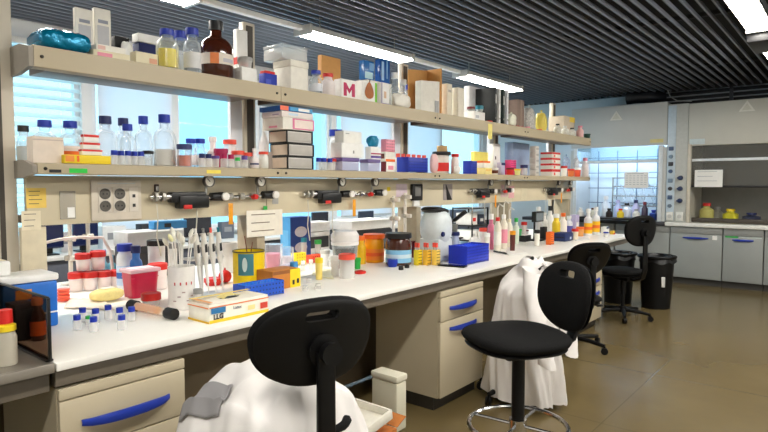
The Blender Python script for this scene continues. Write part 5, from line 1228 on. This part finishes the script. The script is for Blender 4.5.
MB().box(.001, .004, -w, w, 0, h).build('grey_sheet', P((156, 148, 146), .6), t, 0); MB().prism([(-w*.2, 0), (w*.9, 0), (-w*.5, h)], 'x', .0046, .007).build('black_flap', K('black'), t, 0)
flat('pink_card', 'pinkish card on the panel above the clear flasks, left one', 'card', on_panel(501, 507, 185, 197), PX, P((222, 190, 190), .7))
flat('pink_card', 'rose card on the panel right of the pinkish card', 'card', on_panel(508.5, 514, 186, 198), PX, P((226, 170, 176), .7))
flat('yellow_sticker', 'tiny yellow sticker on the panel left of the lilac card', 'sticker', on_panel(387, 390, 187, 191), PX, K('yellow'))
flat('paper_note', 'cream sheet on the panel between the far gas valves', 'note', on_panel(521, 527, 188, 200), PX, P((214, 204, 176), .7))
y0 = yat(156, PX, 1.45)
t = T('dark_clip', 'small dark clip on the panel right of the socket panel', 'clip', (PX, y0, zat(192, PX, y0))); MB().box(.001, .012, -.012, .012, 0, .04, .003).build('clip_body', K((60, 36, 30)), t); MB().box(.0125, .016, -.008, .008, .004, .03, .001).build('clip_spring', STEEL, t)
# ------------------------------------------------------------------ instruments and bottles on the far part of the bench
def ring_stand(px, X, yt, label, n):
    y = yat(px, X, ZB); h = zat(yt, X, y)-ZB
    t = T('ring_stand', label, 'stand', (X, y, ZB+EPS), 0, 'white stands'); m = P((236, 230, 220), .4)
    MB().box(-.04, .04, -.05, .05, 0, .014, .004).build('base', m, t); MB().rod((-.01, 0, .0145), (-.01, 0, h), .012, seg=10).build('post', m, t)
    for k in range(n):
        z = h*(.35+.28*k); MB().box(.003, .05, -.011, .011, z, z+.03, .004).build('clamp_arm', m, t); MB().rod((-.01, -.03, z+.015), (-.01, .03, z+.015), .017, seg=8).build('clamp_screw', P((190, 184, 172), .4), t)
    return t
ring_stand(394.5, -2.752, 196, 'white clamp stand left of the white centrifuge, nearer one', 3)
ring_stand(406, -2.752, 193, 'white clamp stand left of the white centrifuge, farther one', 3)
# microscope
X = -2.75; y = yat(448, X, ZB)
t = T('microscope', 'black and white microscope right of the white centrifuge', 'microscope', (X, y+.06, ZB+EPS), R(20))
MB().box(-.09, .1, -.07, .07, 0, .04, .01).build('base', K('white', .35), t); MB().tube([(-.06, 0, .041), (-.085, 0, .14), (-.07, 0, .24), (0, 0, .29)], lambda u: .034-.006*u, 12).build('arm', K('black', .35), t)
MB().box(-.04, .09, -.06, .06, .12, .132, .003).build('stage', K('black', .4), t); MB().rod((.03, 0, .155), (.03, 0, .25), .016, .024, 12).build('objective', STEEL, t)
for sg in (-1, 1): MB().rod((.02, sg*.02, .28), (.12, sg*.035, .36), .016, seg=12).build('eyepiece', K('black', .35), t)
MB().rod((-.075, -.075, .06), (-.075, .075, .06), .02, seg=12).build('focus_knob', K('char'), t)
# black rack shelves with white boxes
X = -3.1; y = yat(470, X, ZB)
t = T('equipment_rack', 'black open rack with decks behind the royal blue tube rack', 'rack', (X, y, ZB+EPS)); m = K('black', .4)
for a in (-.16, .15):
    for b in (-.12, .11): MB().box(b, b+.012, a, a+.012, 0, .36).build('upright', m, t)
for z in (.02, .17, .345): MB().box(-.121, .123, -.161, .163, z, z+.012, .002).build('deck', m, t)
zt = ZB+EPS
for dy, z, dz, cl, lb in ((-.08, .034, .1, 'white', 'white box on the lower deck of the black rack, left'), (.07, .034, .09, (226, 222, 216), 'pale grey box on the lower deck of the black rack, right'), (-.07, .184, .12, 'white', 'white box with red mark on the upper deck of the black rack'), (.08, .184, .1, (40, 50, 70), 'dark slate box on the upper deck of the black rack')):
    tt = T('carton', lb, 'box', (X, y+dy, zt+z)); MB().box(-.09, .09, -.06, .06, 0, dz, .003).build('box_body', K(cl), tt); MB().box(.0906, .0916, -.03, .03, dz*.3, dz*.6).build('printed_panel', K('red' if 'red' in lb else 'lgrey'), tt)
bottle(491, -2.6, 7.5, 214, ZB, 'pink bottle with white cap left of the clear flasks', 'white', body=P((222, 120, 150), .3), nk=.5)
for k, (px, yt, lb) in enumerate(((497.5, 203, 'tall white squeeze bottle, first of the three by the black tray'), (503.5, 200, 'tall white squeeze bottle, second of the three by the black tray'), (509, 207, 'tall white squeeze bottle, third of the three by the black tray'))):
    X = -2.5-.03*k; y, r, h = put(px, X, ZB, 7.5, yt)
    t = T('squeeze_bottle', lb, 'bottle', (X, y, ZB+EPS), 0, 'white squeeze bottles')
    MB().lathe([(0, 0), (r*.95, 0), (r, .006), (r, h*.5), (r*.45, h*.62), (0, h*.62)], 16).build('bottle_body', P((232, 226, 208), .4), t)
    MB().lathe([(0, h*.621), (r*.55, h*.621), (r*.55, h*.7), (0, h*.7)], 12).build('cap', K(('red', 'white', 'cream')[k]), t)
    MB().tube([(0, 0, h*.7), (0, 0, h*.9), (.015, 0, h*.98), (.05, 0, h*.93)], .006, 8).build('spout', P((236, 232, 220), .4), t)
    MB().lathe([(r*1.004, h*.12), (r*1.02, h*.12), (r*1.02, h*.4), (r*1.004, h*.4)], 16).build('label', K(('paper', 'pink', 'cream')[k]), t)
tub(512.5, -2.38, 6, 231, ZB, 'small brown jar in front of the squeeze bottles', 'amber', P((96, 40, 30), .3))
bottle(516, -2.66, 6, 218, ZB, 'slim bottle with green cap beside the black tray', 'green', body=P((214, 226, 210), .4), nk=.5)
X = gx(523, 243)-.08
t = carton(515, 531, X, 235.5, ZB, 'black instrument tray with a white top on the bench', .8, 'black', [('T', .1, .9, .1, .9, 'paper')], name='instrument_tray', cat='tray', rough=.35); z = top(t)
tub(519, X, 6, 229, z, 'green lidded pot standing on the black tray', 'green', P((60, 150, 90), .4))
tub(526, X-.02, 5.5, 230, z, 'red lidded pot standing on the black tray', 'maroon', K('lgrey'))
X = gx(563, 242)-.06
top(carton(552, 573, X, 233, ZB, 'navy blue zipped case lying on the far bench', .7, (26, 44, 96), [('F', .55, .75, .2, .5, (190, 200, 220)), ('E', .1, .9, .45, .55, 'black')], name='zipped_case', cat='case', bev=.012))
for px, X, w, yt, cp_, bd, lb in ((538, -2.75, 7, 207, 'white', (216, 214, 214), 'pale grey bottle under the far gas valves, first of three'), (544, -2.72, 7, 212, 'lgrey', (236, 234, 230), 'white bottle under the far gas valves, second of three'), (550, -2.74, 7, 206, 'black', (230, 226, 220), 'white bottle with black cap under the far gas valves, third of three')):
    bottle(px, X, w, yt, ZB, lb, cp_, body=P(bd, .4), nk=.5)
bottle(556, -2.55, 8, 214, ZB, 'yellow bottle with white cap on the far bench', 'white', body=P((246, 206, 40), .4), nk=.6)
bottle(563, -2.62, 7.5, 213, ZB, 'white bottle with orange cap on the far bench', 'orange', body=P((240, 232, 222), .4), nk=.5)
bottle(569, -2.7, 7, 216, ZB, 'white bottle with blue violet label on the far bench', 'white', body=P((230, 230, 236), .4), lab=(90, 90, 170), nk=.5)
rack(546, 554, -2.35, 232, ZB, 'low orange tube rack before the yellow bottle', 'orange', .8, nx=2, ny=3)
rack(540, 547, -2.6, 227, ZB, 'small black tube rack behind the orange rack', 'char', .8, nx=2, ny=3)
for px, yt, lb in ((588, 209, 'white topped bottle with orange and yellow label, left of two'), (595.5, 207, 'white topped bottle with orange and yellow label, right of two')):
    t = bottle(px, -2.4, 8, yt, ZB, lb, 'white', body=P((226, 226, 226), .4), lab=(250, 190, 20), print_=(240, 110, 40), nk=.42)
tub(580, -2.45, 8, 227, ZB, 'orange pot left of the white topped bottles', 'orange', P((246, 170, 100), .4))
top(carton(601, 609, -2.4, 227, ZB, 'white carton with blue edge near the bench end', .7, 'white', [('F', 0, 1, .7, 1, 'navy')]))
top(carton(610, 615, -2.26, 231, ZB, 'small yellow and red carton near the bench end', .7, (240, 200, 70), [('F', 0, 1, 0, .4, 'red')]))
lying('clear_film', 'clear plastic film lying on the far bench beyond the navy case', 'film', ((575, 241), (590, 240), (586, 235), (574, 236)), (222, 224, 226), .003, .004)
lying('paper_sheet', 'white paper sheet lying on the bench by the pen', 'paper', ((508, 256), (528, 254), (520, 248), (506, 250)), (246, 244, 240), .001, .001)
# ------------------------------------------------------------------ other side of the bench, seen below the service panels
FB = -3.5
def desktop(px0, px1, X, yt, label, body, topc, z0=ZB):
    y, L, D = extent(px0, px1, X, z0, .5); D = min(D, .42); h = zat(yt, X+D/2, y)-z0
    t = T('instrument', label, 'instrument', (X, y, z0+EPS))
    MB().box(-D/2, D/2, -L/2, L/2, .01, h*.7, .01).build('housing', K(body, .4), t); MB().box(-D/2-.004, D/2+.004, -L/2-.004, L/2+.004, h*.705, h, .008).build('top_cover', K(topc, .4), t)
    MB().box(D/2+.0005, D/2+.008, -L*.42, L*.42, h*.2, h*.55, .003).build('front_panel', K((54, 54, 58), .35), t)
    for a in (-.4, .4): MB().box(-D*.4, D*.4, L*a-.01, L*a+.01, 0, .0095).build('foot', K('black'), t)
    t['top'] = z0+h+.003
    return t
z = top(desktop(118, 182, FB, 231, 'long dark instrument with white top on the far side behind the crimson box', (62, 62, 66), (214, 216, 216)))
t = carton(150, 186, FB, 221, z, 'low sky blue tray on the dark instrument, far side', .3, (60, 140, 200), [('T', .1, .9, .1, .9, (120, 180, 220)), ('F', .3, .5, .2, .7, 'char')], name='blue_tray', cat='tray'); top(t)
z = top(desktop(330, 392, -3.5, 220, 'dark scanner with white top on the far side behind the orange jar', (48, 48, 52), (228, 228, 226)))
desktop(296, 330, -3.62, 222, 'white instrument with dark front on the far side behind the tissue box', (226, 226, 226), (236, 236, 236)); 
t = [o for o in SC.objects if o.name.startswith('instrument') and 'top' in o.keys()]
for o in t: del o['top']
tub(157, -3.22, 18, 240, ZB, 'white bucket with black lid behind the white canister', 'black', P((226, 230, 230), .4), 'bucket', lidh=.12, name='bucket', taper=.9)
bottle(136.5, -3.1, 12, 246, ZB, 'blue bottle behind the crimson box, far side', 'navy', body=P((30, 90, 160), .35), nk=.6)
tub(173, -3.25, 10, 243, ZB, 'white jar with grey lid right of the black lidded bucket', 'grey', K('white'))
t = T('tubing', 'white plastic tubing arching behind the red lidded tubs', 'tubing', (0, 0, 0))
pts = [(-3.5, yat(42, -3.5, 1.1), 1.17), (-3.5, yat(60, -3.5, 1.1), 1.185), (-3.5, yat(80, -3.5, 1.1), 1.19), (-3.48, yat(103, -3.48, 1.1), 1.18), (-3.46, yat(110, -3.46, 1.1), 1.1), (-3.46, yat(114, -3.46, 1.), .915)]
MB().tube(pts, .009, 8).build('tube', P((232, 222, 218), .4), t)
ring_stand(72, -3.62, 216, 'white clamp stand behind the coral red dishes', 2); ring_stand(90, -3.62, 214, 'white clamp stand behind the red lidded tubs', 2)
# counter along the windows
t = T('window_counter', 'white counter with dark fronts along the windows', 'counter', (-5.42, 0, 0))
MB().box(-.36, .36, -1., 9.3, .87, .9, .004).build('worktop', P((226, 226, 224), .4), t)
for k in range(8): MB().box(-.34, .33, -.98+k*1.28, .28+k*1.28, .02, .869, .003).build('base_unit', P((88, 92, 104), .5), t)
for k, (px, w, X, yt, cl, lb) in enumerate(((48, 26, -5.3, 222, (18, 28, 70), 'navy monitor on the window counter, first from the end post'), (84, 24, -5.3, 220, (20, 30, 72), 'navy monitor on the window counter behind the tub row'), (196, 30, -5.3, 214, (44, 46, 54), 'dark monitor on the window counter behind the pipettes'), (318, 22, -5.3, 212, (40, 44, 56), 'dark monitor on the window counter behind the coloured racks'), (364, 22, -5.3, 211, (60, 70, 90), 'slate monitor on the window counter behind the orange jar'))):
    y, r, h = put(px, X, ZB, w, yt)
    t = T('monitor', lb, 'monitor', (X, y, ZB+EPS), 0, 'monitors on the window counter')
    MB().box(-.1, .1, -r*.5, r*.5, 0, .012, .004).build('stand_base', K('black', .4), t); MB().box(-.02, .02, -.03, .03, .0125, h*.4).build('stand_neck', K('black', .4), t)
    MB().box(.021, .05, -r, r, h*.2, h, .006).build('display_housing', K(cl, .35), t); MB().box(.0502, .0512, -r*.93, r*.93, h*.25, h*.96).build('screen', P(cl, .15), t, 0)
for px, w, yt, cl, lb in ((66, 12, 232, (236, 236, 238), 'white box between the navy monitors on the window counter'), (112, 26, 226, (226, 228, 230), 'white instrument box on the window counter behind the tubing'), (150, 26, 224, (40, 44, 50), 'black box on the window counter behind the blue tray'), (172, 14, 218, (230, 232, 234), 'white box right of the black box on the window counter'), (226, 16, 222, (100, 108, 122), 'slate grey box on the window counter behind the yellow tin'), (262, 24, 222, (232, 232, 232), 'white box on the window counter behind the hanging sheet'), (342, 16, 218, (232, 230, 228), 'white box between the dark monitors on the window counter'), (390, 20, 216, (236, 236, 236), 'white box on the window counter behind the clamp stands'), (424, 18, 214, (220, 222, 226), 'pale box on the window counter behind the centrifuge'), (458, 16, 210, (90, 100, 120), 'slate box on the window counter behind the microscope')):
    t = carton(px-w/2, px+w/2, -5.4, yt, ZB, lb, .5, cl, [('F', .2, .8, .4, .7, (150, 154, 160))]); top(t)
# ------------------------------------------------------------------ inside the fume hoods
HZ = .93
def hoodspot(px, Y):
    k = (px-384)/F
    return Y*(st - k*ct)/(-ct - k*st)
def in_hood(maker): pass
for k, (px, Y, w, yt, cl, cp_, lb) in enumerate(((707, 9.8, 13, 203, (206, 200, 120), 'red', 'yellow green bottle with red cap in the right fume hood'), (731, 9.85, 14, 209, (214, 206, 60), 'yellow', 'yellow jar in the right fume hood'), (718, 10.0, 10, 207, (150, 150, 140), 'grey', 'grey bottle between the two yellow bottles in the right fume hood'), (752, 9.9, 16, 213, (60, 64, 90), 'navy', 'low dark jar at the right edge of the right fume hood'), (606, 9.75, 8, 196, (220, 226, 232), 'white', 'white bottle at the left end of the left fume hood'), (618, 9.8, 7, 200, (190, 196, 226), 'lilac', 'lilac bottle in the left fume hood, second from the left'), (627, 9.75, 8, 203, (226, 228, 236), 'black', 'white bottle with black cap below the calendar sheet'), (636, 9.8, 7, 200, (200, 196, 226), 'navy', 'violet grey bottle with navy cap below the calendar sheet'), (645, 9.8, 6, 202, (60, 40, 60), 'maroon', 'dark bottle with maroon cap in the left fume hood'), (654, 9.75, 8, 210, (40, 60, 130), 'blue', 'low blue jar at the right end of the left fume hood'))):
    X = hoodspot(px, Y); s = dist(X, Y, 1.)/F; r = w*s/2; h = zat(yt, X, Y)-HZ
    t = T('hood_bottle', lb, 'bottle', (X, Y, HZ+EPS), 0, 'bottles in the fume hoods')
    MB().lathe([(0, 0), (r*.95, 0), (r, .01), (r, h*.62), (r*.45, h*.76), (r*.45, h*.85), (0, h*.85)], 16).build('bottle_body', P(cl, .3), t)
    MB().lathe([(0, h*.84), (r*.58, h*.84), (r*.55, h), (0, h)], 12).build('cap', K(cp_), t)
X0, X1 = hoodspot(612, 9.95), hoodspot(660, 9.95)
t = T('drying_rack', 'grey peg rack of glassware in the left fume hood', 'rack', ((X0+X1)/2, 9.95, HZ+EPS)); w = (X1-X0)/2
for a in (-w, w-.02): MB().box(a, a+.02, -.01, .01, 0, .68).build('side_post', STEEL, t)
for z in (.2, .36, .52, .66): MB().box(-w+.021, w-.021, -.008, .008, z, z+.018).build('peg_rail', STEEL, t)
for z in (.2, .36, .52):
    for k in range(9):
        x = -w+.08+(2*w-.16)*k/8
        MB().rod((x, -.009, z+.01), (x, -.07, z+.06), .007, .005, 7).build('peg', P((226, 230, 236), .3), t)
mb = MB()
for z in (.24, .4):
    for k in range(0, 9, 2):
        x = -w+.08+(2*w-.16)*k/8
        tt = T('flask', 'upturned clear flask on the peg rack in the left fume hood', 'flask', ((X0+X1)/2+x, 9.95-.085, HZ+z+.03), 0, 'flasks on the peg rack')
        MB().lathe([(.01, 0), (.012, .03), (.03, .07), (.032, .09), (0, .095)], 12).build('flask_body', GL, tt)
        MB().lathe([(.0125, 0), (.015, 0), (.015, .006), (.0125, .006)], 12).build('flask_rim', GL, tt)
t = T('hood_lamp', 'lamp tube inside the top of the left fume hood', 'lamp', (-3.0, 9.6, 2.13)); MB().box(-.5, .5, -.03, .03, .02, .034, .003).build('lamp_housing', K('white'), t); MB().rod((-.48, 0, .006), (.48, 0, .006), .012, seg=10).build('lamp_tube', EMIT((200, 226, 255), 60.), t)
t = T('black_shelf', 'black low bench shelf with bottles in front of the left fume hood', 'shelf', (-2.95, 9.2, 0)); MB().box(-.7, .5, -.16, .16, .95, .985, .004).build('shelf_top', K('black', .4), t)
for a in (-.66, .42): MB().box(a, a+.025, .12, .145, 0, .949).build('leg', K('black', .5), t)
for k, (dx, cl, lb) in enumerate(((-.5, (230, 226, 220), 'white bottle on the black shelf, first from the window'), (-.3, (210, 206, 190), 'beige bottle on the black shelf, second from the window'), (-.05, (40, 30, 30), 'dark bottle on the black shelf, middle'), (.12, (244, 214, 60), 'yellow carton shaped bottle on the black shelf'), (.35, (236, 236, 232), 'white bottle on the black shelf nearest the service column'))):
    tt = T('shelf_bottle', lb, 'bottle', (-2.95+dx, 9.15, .985+EPS)); MB().lathe([(0, 0), (.05, 0), (.052, .01), (.052, .07), (.025, .1), (.025, .11), (0, .11)], 14).build('bottle_body', P(cl, .4), tt); MB().lathe([(0, .1105), (.03, .1105), (.03, .135), (0, .135)], 12).build('cap', K(('white', 'brown', 'black', 'red', 'grey')[k]), tt)
# ------------------------------------------------------------------ more small clutter on the far bench and shelves
t = T('timer_stand', 'black frame stand with a small screen under the far gas valves', 'stand', (-2.62, yat(537, -2.62, 1.), ZB+EPS)); m = K('black', .4)
MB().box(-.06, .06, -.07, .07, 0, .016, .004).build('base', m, t); MB().rod((-.03, 0, .0165), (-.03, 0, .3), .011, seg=10).build('post', m, t); MB().box(-.018, .03, -.1, .1, .2, .31, .006).build('display_housing', m, t); MB().box(.0305, .0315, -.085, .085, .215, .295).build('screen', P((120, 130, 136), .2), t, 0)
for k, (px, X, w, yt, cl, lid, lb) in enumerate(((537, -2.4, 6, 230, (240, 236, 226), 'black', 'white pot with black lid before the black frame stand'), (524, -2.74, 6, 222, (226, 216, 214), 'red', 'pinkish pot with red lid left of the black frame stand'), (483, -2.75, 8, 228, (236, 230, 226), 'coral', 'white pot with coral lid left of the pink bottle'), (487, -2.5, 6, 233, (230, 226, 216), 'white', 'tiny white pot between the blue rack and the squeeze bottles'), (575, -2.35, 7, 229, (240, 226, 200), 'red', 'cream pot with red lid right of the navy zipped case'), (606, -2.2, 5, 232, (236, 236, 234), 'blue', 'tiny pot with blue lid near the bench end'), (594, -2.5, 5, 224, (226, 226, 230), 'black', 'grey pot with black lid behind the white bench end carton'), (335, -2.62, 9, 256, (236, 232, 228), 'white', 'small white pot left of the coral capped beaker'), (319, -2.6, 8, 258, (246, 220, 120), 'yellow', 'pale yellow pot before the red tube rack'), (294, -2.62, 8, 262, (236, 234, 232), 'sky', 'small white pot with sky blue lid right of the kraft box'), (198, -2.42, 9, 289, (226, 222, 216), 'grey', 'small grey lidded pot between canister and glove box'))):
    tub(px, X, w, yt, ZB, lb, lid, P(cl, .4))
top(carton(538, 546, -2.95, 214, ZB, 'white carton with black print behind the pale grey bottle', .7, 'white', [('F', .2, .8, .3, .6, 'black'), ('E', .2, .8, .5, .7, 'char')]))
top(carton(556, 568, -2.95, 209, ZB, 'white and yellow carton behind the yellow bottle', .6, 'white', [('F', 0, 1, 0, .4, 'yellow'), ('E', 0, 1, 0, .4, 'yellow')]))
top(carton(570, 579, -2.68, 215, ZB, 'lilac grey carton behind the orange pot', .6, 'lilac', [('F', .2, .8, .3, .6, 'white')]))
lying('paper_sheet', 'folded white paper lying beside the coloured racks', 'paper', ((312, 276), (334, 280), (330, 270), (314, 269)), (244, 238, 206), .002, .003)
vialset([(px, gx(px, py)) for px, py in ((309, 283), (318, 289), (305, 291))], ZB, 'small white cap lying on the bench right of the kraft box', 'white caps on the bench', 'lgrey', w=6, hpx=5, name='bottle_cap', cat='cap')
vialset([(px, gx(px, py)) for px, py in ((401, 270), (407, 268))], ZB, 'tiny black cap lying before the blue labelled bottle', 'black caps on the bench', 'black', w=5, hpx=4, name='bottle_cap', cat='cap', body=K('char'))
# ------------------------------------------------------------------ daylight and exposure
w = bpy.data.worlds.new('sky'); SC.world = w; w.use_nodes = True
bg = w.node_tree.nodes['Background']; bg.inputs[0].default_value = lin((168, 222, 246)); bg.inputs[1].default_value = 1.05
for x0, x1, y0, y1, z1, lb in ((-20, -16, 9.2, 11.7, 9, 'pale blue building added outside to tint the third window pane'), (-24, -18, 17.2, 19.4, 9, 'pale blue building added outside to tint the pane right of the drawer stack')):  # blocks added outside so that some panes look cyan instead of white
    t = T('added_exterior_building', lb, 'building', ((x0+x1)/2, (y0+y1)/2, -6)); a, b = (x1-x0)/2, (y1-y0)/2
    MB().box(-a, a, -b, b, 0, z1+6, .05).build('facade', P((196, 224, 236), .7, var=.01), t)
    MB().box(-a-.1, a+.1, -b-.1, b+.1, z1+6.01, z1+6.3, .03).build('roof_edge', P((214, 226, 232), .7), t)
SC.view_settings.view_transform = 'Standard'; SC.view_settings.look = 'None'; SC.view_settings.gamma = 1; SC.view_settings.use_curve_mapping = False
SC.view_settings.exposure = 1.25
SC.cycles.use_denoising = True
SC.cycles.max_bounces = 8; SC.cycles.transparent_max_bounces = 24; SC.cycles.diffuse_bounces = 4; SC.cycles.glossy_bounces = 3; SC.cycles.caustics_reflective = False; SC.cycles.caustics_refractive = False
SC.cycles.sample_clamp_indirect = 6
